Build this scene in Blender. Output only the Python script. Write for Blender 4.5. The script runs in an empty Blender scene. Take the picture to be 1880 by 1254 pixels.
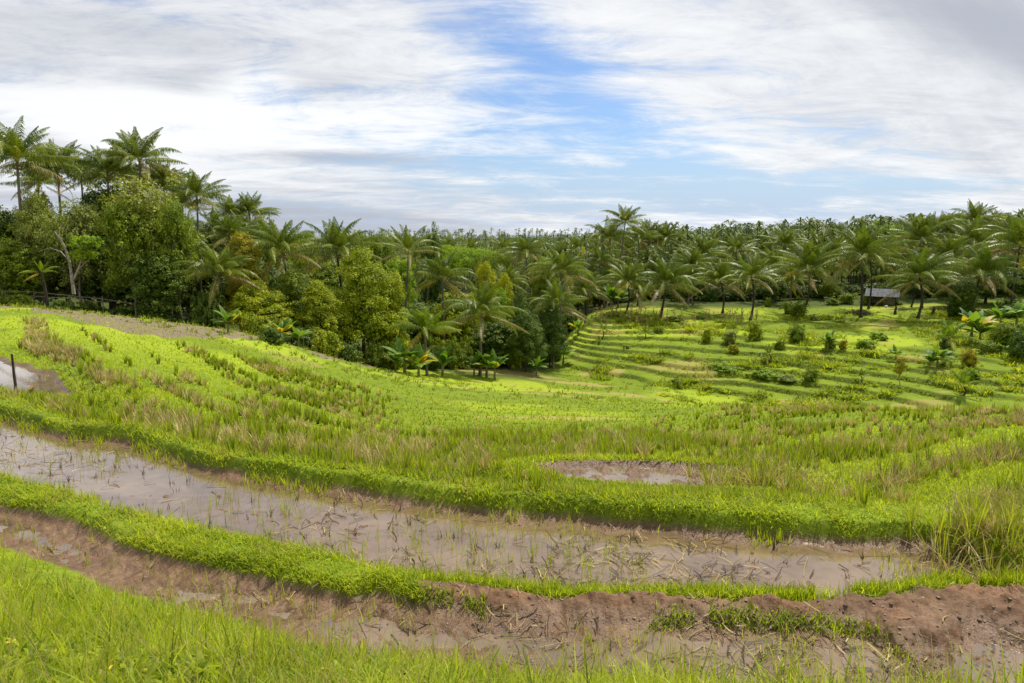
import bpy, math, random
import numpy as np
from mathutils import Vector, Matrix
C = bpy.context.scene
COL = C.collection
rng = np.random.default_rng(7)
random.seed(7)

# ------------------------------------------------------------------ camera, world, sun, exposure
F = 1253.0                      # focal length in photo pixels (24 mm on 36 mm)
PITCH = math.radians(8.7)
cam_d = bpy.data.cameras.new('camera'); cam = bpy.data.objects.new('camera', cam_d); COL.objects.link(cam)
cam.location = (0, 0, 0); cam.rotation_euler = (math.radians(90) - PITCH, 0, 0)
cam_d.lens = 24.0; cam_d.sensor_width = 36.0; cam_d.clip_start = 0.05; cam_d.clip_end = 20000
C.camera = cam
SUN_EL, SUN_AZ = math.radians(60), math.radians(42)      # azimuth measured from the view direction, minus = left
sd = bpy.data.lights.new('sun', 'SUN'); sd.energy = 5.0; sd.angle = math.radians(1.2); sd.color = (1, .95, .86)
sun = bpy.data.objects.new('sun', sd); COL.objects.link(sun)
sv = Vector((math.sin(SUN_AZ)*math.cos(SUN_EL), math.cos(SUN_AZ)*math.cos(SUN_EL), math.sin(SUN_EL)))
sun.rotation_euler = sv.to_track_quat('Z', 'Y').to_euler()
C.view_settings.view_transform = 'Standard'; C.view_settings.look = 'None'
C.view_settings.exposure = 0.12; C.view_settings.gamma = 1.0; C.view_settings.use_curve_mapping = False

class X:                                  # tiny expression builder for math nodes
    def __init__(s, nt, sock): s.nt, s.s = nt, sock
    def _m(s, op, b=None, c=None):
        n = s.nt.nodes.new('ShaderNodeMath'); n.operation = op
        for i, q in enumerate((s, b, c)):
            if q is None: continue
            if isinstance(q, X): s.nt.links.new(q.s, n.inputs[i])
            else: n.inputs[i].default_value = q
        return X(s.nt, n.outputs[0])
    def __add__(s, o): return s._m('ADD', o)
    def __sub__(s, o): return s._m('SUBTRACT', o)
    def __mul__(s, o): return s._m('MULTIPLY', o)
    def __truediv__(s, o): return s._m('DIVIDE', o)
    __radd__ = __add__; __rmul__ = __mul__
    def __neg__(s): return s*-1.0
    def max(s, o): return s._m('MAXIMUM', o)
    def min(s, o): return s._m('MINIMUM', o)
    def exp(s): return s._m('EXPONENT')
    def pow(s, o): return s._m('POWER', o)
    def ramp(s, a, b):
        n = s.nt.nodes.new('ShaderNodeMapRange'); n.interpolation_type = 'SMOOTHSTEP'
        s.nt.links.new(s.s, n.inputs[0]); n.inputs[1].default_value = a; n.inputs[2].default_value = b
        return X(s.nt, n.outputs[0])
def xyz(nt, a, b, c):
    n = nt.nodes.new('ShaderNodeCombineXYZ')
    for i, q in enumerate((a, b, c)):
        if isinstance(q, X): nt.links.new(q.s, n.inputs[i])
        else: n.inputs[i].default_value = q
    return n.outputs[0]
def noise(nt, vec, scale, detail=4, rough=.55, dist=0.0):
    n = nt.nodes.new('ShaderNodeTexNoise'); n.inputs['Scale'].default_value = scale
    n.inputs['Detail'].default_value = detail; n.inputs['Roughness'].default_value = rough; n.inputs['Distortion'].default_value = dist
    if vec is not None: nt.links.new(vec, n.inputs['Vector'])
    return X(nt, n.outputs[0])
def mixc(nt, f, a, b, mode='MIX'):
    n = nt.nodes.new('ShaderNodeMix'); n.data_type = 'RGBA'; n.blend_type = mode
    def put(i, q):
        if isinstance(q, X): nt.links.new(q.s, n.inputs[i])
        elif isinstance(q, bpy.types.NodeSocket): nt.links.new(q, n.inputs[i])
        elif isinstance(q, tuple): n.inputs[i].default_value = (*q[:3], 1)
        else: n.inputs[i].default_value = q
    put(0, f); put(6, a); put(7, b)
    return n.outputs[2]

W = bpy.data.worlds.new("World"); C.world = W; W.use_nodes = True
nt = W.node_tree
bg = nt.nodes['Background']
sky = nt.nodes.new('ShaderNodeTexSky'); sky.sky_type = 'NISHITA'; sky.sun_disc = False
sky.sun_elevation = SUN_EL; sky.sun_rotation = SUN_AZ
tc = nt.nodes.new('ShaderNodeTexCoord')
sp = nt.nodes.new('ShaderNodeSeparateXYZ'); nt.links.new(tc.outputs['Generated'], sp.inputs[0])
dx, dy, dz = [X(nt, sp.outputs[i]) for i in range(3)]
den = dz.max(0.0) + 0.13
qx, qy = dx/den, dy/den                      # cloud layer seen in perspective
fy = dy.max(0.05); U = dx/fy; V = dz/fy        # direction coordinates for the large weather pattern
def blob(u0, v0, su, sv_, ang=0.0):
    ca, sa = math.cos(ang), math.sin(ang)
    a = ((U-u0)*ca + (V-v0)*sa)*(1/su); b = ((V-v0)*ca - (U-u0)*sa)*(1/sv_)
    return (-(a*a + b*b)).exp()
rx = qx*.80 + qy*.60; ry = qy*.80 - qx*.60      # streak direction
wA = noise(nt, xyz(nt, rx*.65, ry*1.0, 1.3), .9, 10, .62, .8)
wB = noise(nt, xyz(nt, qx*.7, qy*1.2, 5.1), 2.4, 12, .70, .5)
wC = noise(nt, xyz(nt, rx*.3, ry*1.3, 9.7), 1.1, 9, .62, .5)
wD = noise(nt, xyz(nt, qx*.25, qy*1.3, 3.7), 1.3, 9, .62, .5)
gap = blob(.16, .155, .34, .055, -.50)*.30 + blob(-.02, .32, .13, .05, -.5)*.34 + blob(.22, .055, .45, .040, -.05)*.34 + blob(.02,.13,.2,.06,-.2)*.22 + blob(.62, .075, .25, .012, .03)*.25 + blob(-.1, .10, .2, .05, -.2)*.1
cover = ((wA*1.0 + wB*1.1 + wD*.7) - 1.40 + .36 + blob(.7, .28, .35, .12, -.3)*.35 - gap*1.0).ramp(-.12, .40)
bright = blob(-.42, .155, .55, .055, -.04)*.46 + blob(.18, .30, .35, .1)*.18 + blob(.1,.03,.6,.05)*.25 + blob(.45,.17,.3,.1)*.12 + blob(-.36,.21,.055,.028)*.45
dark = blob(.69, .275, .24, .05, -.40)*(wB*2.6-.35)*.36 + blob(-.62, .285, .45, .035, -.1)*.22 + blob(-.24, .112, .17, .011, -.03)*.62 + blob(-.33, .022, .34, .034)*.70 + blob(-.40, .21, .16, .018, -.05)*.30 + blob(-.65,.13,.10,.016,-.35)*.35 + blob(-.3,.148,.12,.006,-.05)*.2
tone = ((wC*.9 + wB*.9 + wD*.4) - .85 + bright - dark).ramp(-.20, .72)
ccol = mixc(nt, tone, (.46, .49, .56), (.92, .935, .95))
mu = nt.nodes.new('ShaderNodeVectorMath'); mu.operation = 'SCALE'; mu.inputs[3].default_value = .10
nt.links.new(sky.outputs[0], mu.inputs[0])
tint = mixc(nt, 1.0, mu.outputs[0], (.84, 1.02, 1.28), 'MULTIPLY'); tint = mixc(nt, dz.ramp(.16, -.01), tint, (.50, .62, .80))
full = mixc(nt, cover, tint, ccol)
nt.links.new(full, bg.inputs[0]); bg.inputs[1].default_value = 1.0

# ------------------------------------------------------------------ numeric helpers
def tdep(Y): return np.tan(PITCH + np.arctan((np.asarray(Y, float)-627)/F))     # -z/y of a photo row
def xfac(px, Y):
    v = (np.asarray(Y, float)-627)/F
    return (np.asarray(px, float)-940)/F/(math.cos(PITCH) - v*math.sin(PITCH))
def at_z(px, Y, z): y = -z/tdep(Y); return np.array([xfac(px, Y)*y, y, z+0*y])
def h2(ix, iy, s):
    v = np.sin(ix*127.1 + iy*311.7 + s*74.7)*43758.5453
    return v - np.floor(v)
def vn(x, y, s=0):
    ix, iy = np.floor(x), np.floor(y); fx, fy_ = x-ix, y-iy
    fx = fx*fx*(3-2*fx); fy_ = fy_*fy_*(3-2*fy_)
    a, b, c, d = h2(ix, iy, s), h2(ix+1, iy, s), h2(ix, iy+1, s), h2(ix+1, iy+1, s)
    return a+(b-a)*fx+(c-a)*fy_+(a-b-c+d)*fx*fy_
def fbm(x, y, o=4, s=0, g=.5):
    r = 0; a = 1; t = 0
    for i in range(o):
        r = r + a*vn(x*2**i + 13.1*i, y*2**i + 7.7*i, s+i); t += a; a *= g
    return r/t
def ss(x, a, b):
    t = np.clip((x-a)/(b-a), 0, 1); return t*t*(3-2*t)

# ------------------------------------------------------------------ terrain definition
ZP1, ZP2, ZP3 = -3.00, -2.95, -3.46                     # water levels
CUR = {}
def curve(k, z, pts):
    P = np.array([at_z(a, b, z) for a, b in pts]); o = np.argsort(P[:, 0]); P = P[o]
    l = P[1]-P[0]; r = P[-1]-P[-2]
    sl = np.clip(l[1]/l[0], -1.2, 1.2); sr = np.clip(r[1]/max(r[0], .05), -.6, 1.2)
    P = np.vstack([[P[0, 0]-40, P[0, 1]-40*sl*.4, z], P, [P[-1, 0]+40, P[-1, 1]+40*sr*.3, z]])
    CUR[k] = P
curve(0, ZP1, [(-60, 1000), (0, 1012), (150, 1062), (350, 1135), (600, 1205), (850, 1250), (1100, 1290), (1400, 1320), (1880, 1330)])
curve(1, ZP1, [(0, 943), (120, 973), (250, 1020), (400, 1065), (550, 1090), (640, 1112), (700, 1102), (760, 1120), (900, 1142), (1000, 1150), (1150, 1168), (1300, 1150), (1450, 1165), (1600, 1172), (1650, 1200), (1720, 1262), (1880, 1330)])
curve(2, ZP2+.07, [(0, 868), (100, 886), (200, 918), (300, 942), (400, 962), (500, 985), (620, 1010), (720, 1040), (850, 1055), (1000, 1074), (1150, 1078), (1300, 1076), (1500, 1080), (1650, 1072), (1750, 1052), (1880, 1058)])
curve(3, ZP2, [(0, 768), (100, 796), (250, 818), (350, 852), (450, 874), (600, 900), (700, 914), (900, 940), (1100, 960), (1300, 980), (1500, 993), (1700, 1000), (1780, 1020), (1880, 1052)])
curve(4, ZP2+.16, [(0, 738), (100, 768), (200, 790), (300, 812), (400, 836), (600, 868), (750, 888), (900, 905), (1100, 925), (1300, 940), (1500, 946), (1700, 950), (1880, 975)])
def Yk(k, x): return np.interp(x, CUR[k][:, 0], CUR[k][:, 1])

# control points: photo column, photo row, height below the eye
CP = [(0,700,-3.5),(0,650,-3.8),(0,600,-4.1),(30,560,-4.3),(150,680,-3.75),(150,620,-4.1),(150,575,-4.5),(300,740,-4.1),(300,680,-4.5),(300,620,-5.2),
 (300,590,-5.6),(440,612,-6.6),(440,700,-5.3),(440,760,-4.5),(440,800,-3.9),(560,642,-8.6),(560,720,-6.0),(560,780,-4.9),(560,830,-3.9),(700,676,-12.2),(700,730,-7.6),(700,780,-5.6),
 (700,850,-4.1),(820,684,-13.6),(850,750,-7.4),(850,800,-5.3),(950,672,-15.0),(900,700,-13.5),(1000,720,-11.2),(1000,760,-7.2),(1000,800,-5.4),(1000,850,-4.1),
 (1064,679,-15.3),(1018,659,-15.3),(1167,699,-15.4),(1035,647,-14.9),(1110,670,-14.9),(1282,676,-14.3),(1041,624,-13.9),(1167,645,-13.9),(1058,613,-13.0),(1167,618,-13.0),(1296,638,-13.3),(1400,660,-13.8),(1400,630,-12.8),(1400,600,-11.9),
 (1080,578,-11.4),(1222,576,-11.4),(1380,576,-11.4),(1480,570,-11.3),(1582,578,-11.3),(1688,580,-11.1),(1800,576,-10.8),(1880,575,-10.4),
 (1200,545,-11.0),(1400,540,-10.8),(1600,545,-10.4),(1620,555,-10.8),(1800,545,-10.0),
 (1200,720,-14.3),(1200,745,-9.6),(1200,770,-7.0),(1400,720,-15.5),(1400,749,-7.2),(1300,715,-15.8),(1300,748,-8.0),(1400,800,-5.4),(1300,860,-3.5),(1100,860,-3.7),
 (1550,690,-14.2),(1550,735,-15.3),(1550,752,-6.5),(1550,780,-6.0),(1550,850,-4.2),(1700,700,-13.9),(1700,738,-14.7),(1700,755,-6.0),(1700,800,-5.0),(1700,880,-3.7),(1880,650,-12.2),(1880,700,-13.3),(1880,740,-14.0),(1880,758,-5.6),(1880,790,-5.0),(1880,870,-3.6),
 (1550,630,-12.6),(1700,630,-12.2),(1700,600,-12.0),(1550,600,-12.1),(1850,620,-11.8)]
CPW = [at_z(a, b, c) for a, b, c in CP]
CPW += [(x, y, z) for x, y, z in [
 (-60,62,-5.9),(-45,64,-6.9),(-30,62,-8.3),(-22,64,-9.6),(-50,85,-6.5),(-80,70,-5),(-90,120,-6),(-30,90,-10),(-14,72,-12.5),(-5,85,-15.5),(8,100,-15),(-10,120,-17),(10,140,-14),(60,150,-10),(120,150,-9),(40,200,-12),(-40,200,-18),(100,220,-8),(170,220,-6),(170,150,-8),
 (-120,200,-12),(-60,40,-4),(-60,20,-3.4),(-30,12,-3.2),(60,66,-14),(80,90,-12),(60,30,-5),(40,14,-3.6),(-100,350,-12),(0,350,-13),(120,350,-9),(250,350,-6),(-200,450,-10),(0,450,-8),(150,450,-8),(350,450,-5),(-500,900,-8),(0,900,-8),(500,900,-4),(1500,2500,-5),(0,2900,-8),(-1500,2500,-8),(-9,10,-3.2),(0,9,-3.5),(6,8,-3.5)]]
CPW = np.array(CPW)
def warp(x, y): yy = np.maximum(y, 1)+14; return x/yy*1.6, np.log(yy)
_a, _b = warp(CPW[:, 0], CPW[:, 1]); _P = np.stack([_a, _b], 1)
def _U(r2): return .5*r2*np.log(r2+1e-9)
_D = ((_P[:, None]-_P[None])**2).sum(-1); _n = len(_P)
_K = np.zeros((_n+3, _n+3)); _K[:_n, :_n] = _U(_D)+np.eye(_n)*.001; _K[:_n, _n] = 1; _K[:_n, _n+1:] = _P; _K[_n, :_n] = 1; _K[_n+1:, :_n] = _P.T
_w = np.linalg.solve(_K, np.concatenate([CPW[:, 2], np.zeros(3)]))
def base(x, y):
    a, b = warp(x, y); out = _w[_n] + _w[_n+1]*a + _w[_n+2]*b
    for i in range(_n): out = out + _w[i]*_U((a-_P[i, 0])**2+(b-_P[i, 1])**2)
    return np.clip(out, -22, 2)
def pits(x, y):                                     # puddles beyond the two ponds: (mask, level)
    return [(PD(x, y, 0), ZP3), (PD(x, y, 1), ZP1-.02)]
_c3 = at_z(1185, 872, ZP3); _c5 = at_z(1850, 1238, ZP1)
def PD(x, y, i):
    if i == 0: e = ((x-_c3[0]-.2)/1.5)**2 + ((y-_c3[1]+.12*(x-_c3[0]))/.42)**2
    else: e = ((x-_c5[0]-.25*(y-_c5[1]))/.26)**2 + ((y-_c5[1])/.42)**2
    return e + .5*(fbm(x*2.2, y*2.2, 3, 31+i)-.5)
LW = np.array([at_z(a, b, -3.62) for a, b in [(-120, 655), (0, 683), (40, 697), (80, 712), (150, 733)]])
def dist_poly(x, y, P):
    d = np.full(np.shape(x), 1e9)
    for a, b in zip(P[:-1], P[1:]):
        v = b[:2]-a[:2]; L = (v**2).sum(); t = np.clip(((x-a[0])*v[0]+(y-a[1])*v[1])/L, 0, 1)
        d = np.minimum(d, np.hypot(x-a[0]-t*v[0], y-a[1]-t*v[1]))
    return d
def LD(x, y): return dist_poly(x, y, LW) + ss(x, -12.8, -9.4)*.85 + (fbm(x*1.3, y*1.3, 3, 15)-.5)*.5
def terr_mask(x, y):                                 # where the hillside is stepped
    u = x/np.maximum(y, 1)
    return ss(u, .02, .10)*ss(y, 48, 60)*(1-ss(y, 96, 106)) * ss(x, 2, 8)
def H(x, y, detail=True):
    x = np.asarray(x, float); y = np.asarray(y, float)
    wob = (fbm(x*.9, y*.9, 3, 3)-.5)
    B = base(x, y) + ss(y, 9, 14)*(fbm(x*.12, y*.12, 3, 5)-.5)*.30*ss(y, 10, 40)
    # hillside terraces
    st = .46; q = B/st + (fbm(x*.05, y*.05, 2, 8)-.5)*.35 + (fbm(x*.4, y*.4, 2, 9)-.5)*.10; fr = q-np.floor(q)
    T = (np.floor(q)+.92*ss(fr, .78, .98)+.08*fr)*st
    tm = terr_mask(x, y); Bt = B*(1-tm) + T*tm
    st2 = .42; q = B/st2; fr = q-np.floor(q); T2 = (np.floor(q)+ss(fr, .5, .95))*st2
    tm2 = ss(y, 13, 18)*(1-ss(y, 62, 72))*(1-tm)*.55; Bt = Bt*(1-tm2)+T2*tm2
    wx = x + .0; w = wob*.30
    y0, y1, y2, y3, y4 = [Yk(k, wx)+w*(.8, .8, .7, .8, .8)[k] for k in range(5)]
    y0 = y0 + .0; 
    # foreground bank
    t = np.clip((y-1.9)/np.maximum(y0-1.9, .4), 0, 1.0)
    zb = -1.62 - (-(ZP1)-1.62)*(t**1.15) + .04 + (1.9-np.minimum(y, 1.9))*.10*(y < 1.9)
    rough = (fbm(x*5, y*5, 4, 11)-.5)*.13 + (fbm(x*16, y*16, 3, 12)-.5)*.06
    bed1 = ZP1-.040 - .025*ss(x, .3, 1.2) + rough*.6 + .05*(1-ss(y-y0, 0, .5)) + .05*ss(y-y1, -.4, 0)
    bed2 = ZP2-.056 + rough*.7 + .04*ss(y-y3, -.3, 0) + .02*ss(x, 4, 6)
    mud_r = ss(x, -.9, .1)
    low = ss(y2-y, .45, .9)*ss(x, 2.2, 2.8)*.10; top1 = ZP2+.05 + .05*wob + (rough*.9+(np.abs(fbm(x*9, y*9, 3, 14)-.5)-.12)*.10)*mud_r - low + .03*(1-mud_r); top2 = ZP2+.17+.06*wob
    z = zb
    z = z + (bed1-z)*ss(y-y0, -.06, .10)
    z = z + (top1-z)*ss(y-y1, -.03, .20+.10*mud_r)
    z = z + (bed2-z)*ss(y-y2, -.16, .04)
    z = z + (top2-z)*ss(y-y3, -.02, .16)
    z = z + (Bt-z)*ss(y-y4, .0, 1.6)
    e = PD(x, y, 0); z = z + (ZP3+.05-z)*(1-ss(e, 1.8, 6))*ss(y-y4, 0, .8); z = z + (ZP3-.03+rough*.7-z)*(1-ss(e, .8, 1.6))
    e = PD(x, y, 1); z = z + (ZP1-.06+rough*.5-z)*(1-ss(e, .7, 2.6))
    d = LD(x, y); k = (x < -7); z = z + (-3.57-z)*(1-ss(d, 1.8, 3.6))*k; z = z + (-3.67+rough*.3-z)*(1-ss(d, .58, .9))*k
    return z
_ys = np.exp(np.linspace(math.log(2.0), math.log(700), 3000))
def hit(px, Y):
    xs = xfac(px, Y)*_ys; zr = -tdep(Y)*_ys; zt = H(xs, _ys)
    i = np.argmax(zt >= zr)
    if zt[i] < zr[i]: i = len(_ys)-1
    return np.array([xs[i], _ys[i], zt[i]])
def gz(x, y): return float(H(np.array([x]), np.array([y]))[0])

# ------------------------------------------------------------------ mesh helpers
def npmesh(name, V_, Fq, mat, parent=None, attrs=None, smooth=False, link=True):
    me = bpy.data.meshes.new(name); V_ = np.ascontiguousarray(V_, np.float32); Fq = np.ascontiguousarray(Fq, np.int32)
    me.vertices.add(len(V_)); me.vertices.foreach_set('co', V_.ravel())
    k = Fq.shape[1]; me.loops.add(Fq.size); me.loops.foreach_set('vertex_index', Fq.ravel())
    me.polygons.add(len(Fq)); me.polygons.foreach_set('loop_start', np.arange(0, Fq.size, k, dtype=np.int32))
    me.update(calc_edges=True)
    me.polygons.foreach_set('use_smooth', np.full(len(Fq), smooth))
    for an, av in (attrs or {}).items():
        a = me.attributes.new(an, 'FLOAT', 'POINT'); a.data.foreach_set('value', np.ascontiguousarray(av, np.float32))
    mats = mat if isinstance(mat, (list, tuple)) else [mat]
    for m_ in mats: me.materials.append(m_)
    if not link: return me
    o = bpy.data.objects.new(name, me); COL.objects.link(o)
    if parent is not None: o.parent = parent
    return o
def mob(name, me, parent=None, loc=(0, 0, 0)):
    o = bpy.data.objects.new(name, me); COL.objects.link(o); o.location = loc
    if parent is not None: o.parent = parent
    return o
def tag(o, label=None, cat=None, group=None, kind=None):
    for k, v in (('label', label), ('category', cat), ('group', group), ('kind', kind)):
        if v: o[k] = v
    return o
def empty(name, loc, rz=0, sc=1):
    o = bpy.data.objects.new(name, None); COL.objects.link(o); o.location = loc; o.rotation_euler = (0, 0, rz); o.scale = (sc, sc, sc); o.empty_display_size = .2
    return o

# ------------------------------------------------------------------ materials
def newmat(name):
    m = bpy.data.materials.new(name); m.use_nodes = True; n = m.node_tree; return m, n, n.nodes['Principled BSDF']
def attr(nt, name):
    n = nt.nodes.new('ShaderNodeAttribute'); n.attribute_name = name; return X(nt, n.outputs['Fac'])
def objrnd(nt): return X(nt, nt.nodes.new('ShaderNodeObjectInfo').outputs['Random'])
def leafmat(name, cols, trans=.35, rough=.5, spec=.3, dead=None, deadp=.0, objvar=.25):
    """cols: dark, mid, light leaf colour picked per leaf / per clump"""
    m, nt, b = newmat(name)
    r = attr(nt, 'rnd'); cl = attr(nt, 'clump'); ob = objrnd(nt)
    f = (r*.55 + cl*.45)
    c = mixc(nt, f.ramp(0, .5), cols[0], cols[1]); c = mixc(nt, f.ramp(.5, 1), c, cols[2])
    if objvar: c = mixc(nt, (ob-.5)*objvar+.5*objvar, c, mixc(nt, 1.0, c, (1.6, 1.35, .5), 'MULTIPLY'))
    if dead: c = mixc(nt, attr(nt, 'dead'), c, dead)
    nt.links.new(c, b.inputs['Base Color']); b.inputs['Roughness'].default_value = rough
    b.inputs['Specular IOR Level'].default_value = spec
    t = nt.nodes.new('ShaderNodeBsdfTranslucent')
    c2 = mixc(nt, 1.0, c, (1.25, 1.25, .55), 'MULTIPLY'); nt.links.new(c2, t.inputs[0])
    mx = nt.nodes.new('ShaderNodeMixShader'); mx.inputs[0].default_value = trans
    nt.links.new(b.outputs[0], mx.inputs[1]); nt.links.new(t.outputs[0], mx.inputs[2])
    nt.links.new(mx.outputs[0], nt.nodes['Material Output'].inputs[0])
    return m
def barkmat(name, a, b_, scale=9, ring=0):
    m, nt, b = newmat(name)
    tc = nt.nodes.new('ShaderNodeTexCoord')
    n = noise(nt, tc.outputs['Object'], scale, 5, .65)
    c = mixc(nt, n.ramp(.3, .7), a, b_); nt.links.new(c, b.inputs['Base Color']); b.inputs['Roughness'].default_value = .9
    bp = nt.nodes.new('ShaderNodeBump'); bp.inputs['Strength'].default_value = .5; bp.inputs['Distance'].default_value = .03
    nt.links.new(n.s, bp.inputs['Height']); nt.links.new(bp.outputs[0], b.inputs['Normal'])
    return m

G_D, G_M, G_L = (.11, .17, .010), (.34, .41, .020), (.55, .60, .045)
M_grass = leafmat('grass_blade', (G_D, G_M, G_L), .5, .5, .22, dead=(.42, .33, .13), objvar=0)
M_rice = leafmat('rice_blade', ((.12, .17, .012), (.30, .37, .016), (.56, .58, .03)), .45, .5, .25, dead=(.34, .27, .12), objvar=0)
M_straw = leafmat('dry_straw', ((.20, .14, .07), (.44, .34, .15), (.66, .56, .27)), .25, .6, .2, dead=(.30, .36, .06), objvar=0)

# terrain material
M_ter, nt, b = newmat('terrain')
geo = nt.nodes.new('ShaderNodeNewGeometry'); P = geo.outputs['Position']
mud, dry, lush, weed, stub = [attr(nt, k) for k in ('mud', 'dry', 'lush', 'weed', 'stub')]
n1 = noise(nt, P, .35, 6, .6); n2 = noise(nt, P, 2.2, 6, .65); n3 = noise(nt, P, 14, 5, .7); n4 = noise(nt, P, 45, 3, .7)
g = mixc(nt, (n1*.5+n2*.5).ramp(.35, .65), (.17, .235, .010), (.27, .335, .011))
g = mixc(nt, (n3*.6+n4*.4).ramp(.35, .6)*.65, mixc(nt, 1.0, g, (.42, .5, .5), 'MULTIPLY'), g)
g = mixc(nt, lush, g, mixc(nt, n2.ramp(.3, .7), (.23, .30, .012), (.29, .36, .014)))
g = mixc(nt, weed, g, mixc(nt, n3.ramp(.3, .7), (.035, .045, .012), (.085, .12, .013)))  # dark weedy soil; on the risers its darkness also paints in shade
g = mixc(nt, dry, g, mixc(nt, n3.ramp(.3, .7), (.22, .15, .05), (.42, .36, .10)))
g = mixc(nt, stub, g, mixc(nt, n3.ramp(.3, .7), (.09, .06, .04), (.28, .21, .15)))
md = mixc(nt, n2.ramp(.3, .7), (.15, .085, .045), (.25, .15, .085)); md = mixc(nt, (n3*.5+n4*.5).ramp(.38, .68), mixc(nt, 1.0, md, (.58, .55, .53), 'MULTIPLY'), md)
red = mixc(nt, attr(nt, 'red')*n3.ramp(.35, .65), md, (.30, .14, .065))
cc = mixc(nt, mud, g, red)
nt.links.new(cc, b.inputs['Base Color'])
wet = attr(nt, 'wet')
rr = (wet*-.62 - mud*.12 + 1.0) ; nt.links.new(rr.s, b.inputs['Roughness'])
b.inputs['Specular IOR Level'].default_value = .25
bp = nt.nodes.new('ShaderNodeBump'); bp.inputs['Strength'].default_value = .55; bp.inputs['Distance'].default_value = .05
nt.links.new((n3*.6+n4*.4).s, bp.inputs['Height']); nt.links.new(bp.outputs[0], b.inputs['Normal'])

# water
M_wat, nt, b = newmat('muddy_water')
P = nt.nodes.new('ShaderNodeNewGeometry').outputs['Position']
n1 = noise(nt, P, .9, 5, .6, .6); n2 = noise(nt, P, 7, 4, .6)
nt.links.new(mixc(nt, (n1*.7+n2*.3).ramp(.35, .65), (.125, .080, .045), (.215, .145, .085)), b.inputs['Base Color'])
b.inputs['Coat Weight'].default_value = .65; b.inputs['Coat Roughness'].default_value = .03; b.inputs['Roughness'].default_value = .08; b.inputs['IOR'].default_value = 1.40; b.inputs['Specular IOR Level'].default_value = .8
bp = nt.nodes.new('ShaderNodeBump'); bp.inputs['Strength'].default_value = .06; bp.inputs['Distance'].default_value = .02
nt.links.new((n2*.5+noise(nt, P, 26, 2, .5)*.3).s, bp.inputs['Height']); nt.links.new(bp.outputs[0], b.inputs['Normal'])

# ------------------------------------------------------------------ ground sheet
an = np.concatenate([np.linspace(-50, 50, 1050), np.linspace(50, 310, 90)[1:-1]])*math.pi/180
rad = np.concatenate([np.linspace(.3, 3.4, 50)[:-1], np.linspace(3.4, 14, 400)[:-1], np.exp(np.linspace(math.log(14), math.log(130), 760))[:-1], np.exp(np.linspace(math.log(130), math.log(3000), 60))])
AA, RR = np.meshgrid(an, rad); GX, GY = (np.sin(AA)*RR).ravel(), (np.cos(AA)*RR).ravel()
GZ = H(GX, GY)
na, nr = len(an), len(rad)
i, j = np.meshgrid(np.arange(nr-1), np.arange(na), indexing='ij'); j2 = (j+1) % na
Fq = np.stack([i*na+j, (i+1)*na+j, (i+1)*na+j2, i*na+j2], -1).reshape(-1, 4)[:, ::-1]
def ground_attrs(x, y, z):
    w = (fbm(x*.9, y*.9, 3, 3)-.5)*.3
    y0, y1, y2, y3, y4 = [Yk(k, x)+w*(.8, .8, .7, .8, .8)[k] for k in range(5)]
    mud = ss(y-y0, -.05, .05)*(1-ss(y-y1, .02, .12))
    mud = np.maximum(mud, (y > y1-.1)*(1-ss(y-y2, -.16, -.04))*ss(x+.5*(fbm(x*3, y*3, 2, 4)-.5), -1.0, -.6))
    mud = np.maximum(mud, ss(y-y2, -.10, .05)*(1-ss(y-y3, .0, .08)))
    mud = np.maximum(mud, 1-ss(PD(x, y, 0), 1.3, 1.9)); mud = np.maximum(mud, 1-ss(PD(x, y, 1), 1.6, 2.4))
    mud = np.maximum(mud, (1-ss(LD(x, y), .75, .95))*(x < -7))
    # turf banks show soil at their foot
    lvl = np.where(y < y2, ZP1, ZP2)
    wet = mud*(1-ss(z-lvl, .02, .12))*.9
    red = (y > y1)*(y < y2)*(x > -1)*ss(z, ZP1+.06, ZP1+.14)*ss(fbm(x*2.6, y*5, 3, 77), .45, .65)*.8
    return mud, wet, red
mud_, wet_, red_ = ground_attrs(GX, GY, GZ)
# slope-based dark colour on risers: weeds plus painted-in shade, lush flats
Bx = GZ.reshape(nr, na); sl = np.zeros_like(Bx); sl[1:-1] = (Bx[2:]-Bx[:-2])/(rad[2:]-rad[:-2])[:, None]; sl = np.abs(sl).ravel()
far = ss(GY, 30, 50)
weed_shade_ = ss(sl, .25, .7)*far*.98*terr_mask(GX, GY)*(.5+.5*fbm(GX*.8, GY*.8, 2, 6))
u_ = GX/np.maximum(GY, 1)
lush_ = np.clip(ss(fbm(GX*.11+3, GY*.11, 4, 21), .48, .60)*ss(GY, 20, 35), 0, 1)*(1-weed_shade_)
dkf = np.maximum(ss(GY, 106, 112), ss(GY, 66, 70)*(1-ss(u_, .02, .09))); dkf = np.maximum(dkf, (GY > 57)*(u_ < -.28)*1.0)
weed_shade_ = np.maximum(weed_shade_, dkf); lush_ = lush_*(1-dkf)
dry_ = (1-dkf)*ss(fbm(GX*.16, GY*.3, 4, 41), .64, .74)*ss(GY, 30, 45)*.6
for (px, Y, a_, b_) in [(905,682,8,2),(1000,716,5,1.4),(1075,706,6,1.4),(945,768,2.4,.5),(1170,727,4,1),(1060,768,2.6,.5),(1480,655,3,1.2),(1105,684,3,2),(1440,738,5,1.0)]:
    c = hit(px, Y); e = ((GX-c[0])/a_)**2+((GY-c[1])/b_)**2 + 1.2*(fbm(GX*.6, GY*.6, 3, 5)-.5)
    dry_ = np.maximum(dry_, (1-ss(e, .5, 1.1))*.75)
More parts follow.
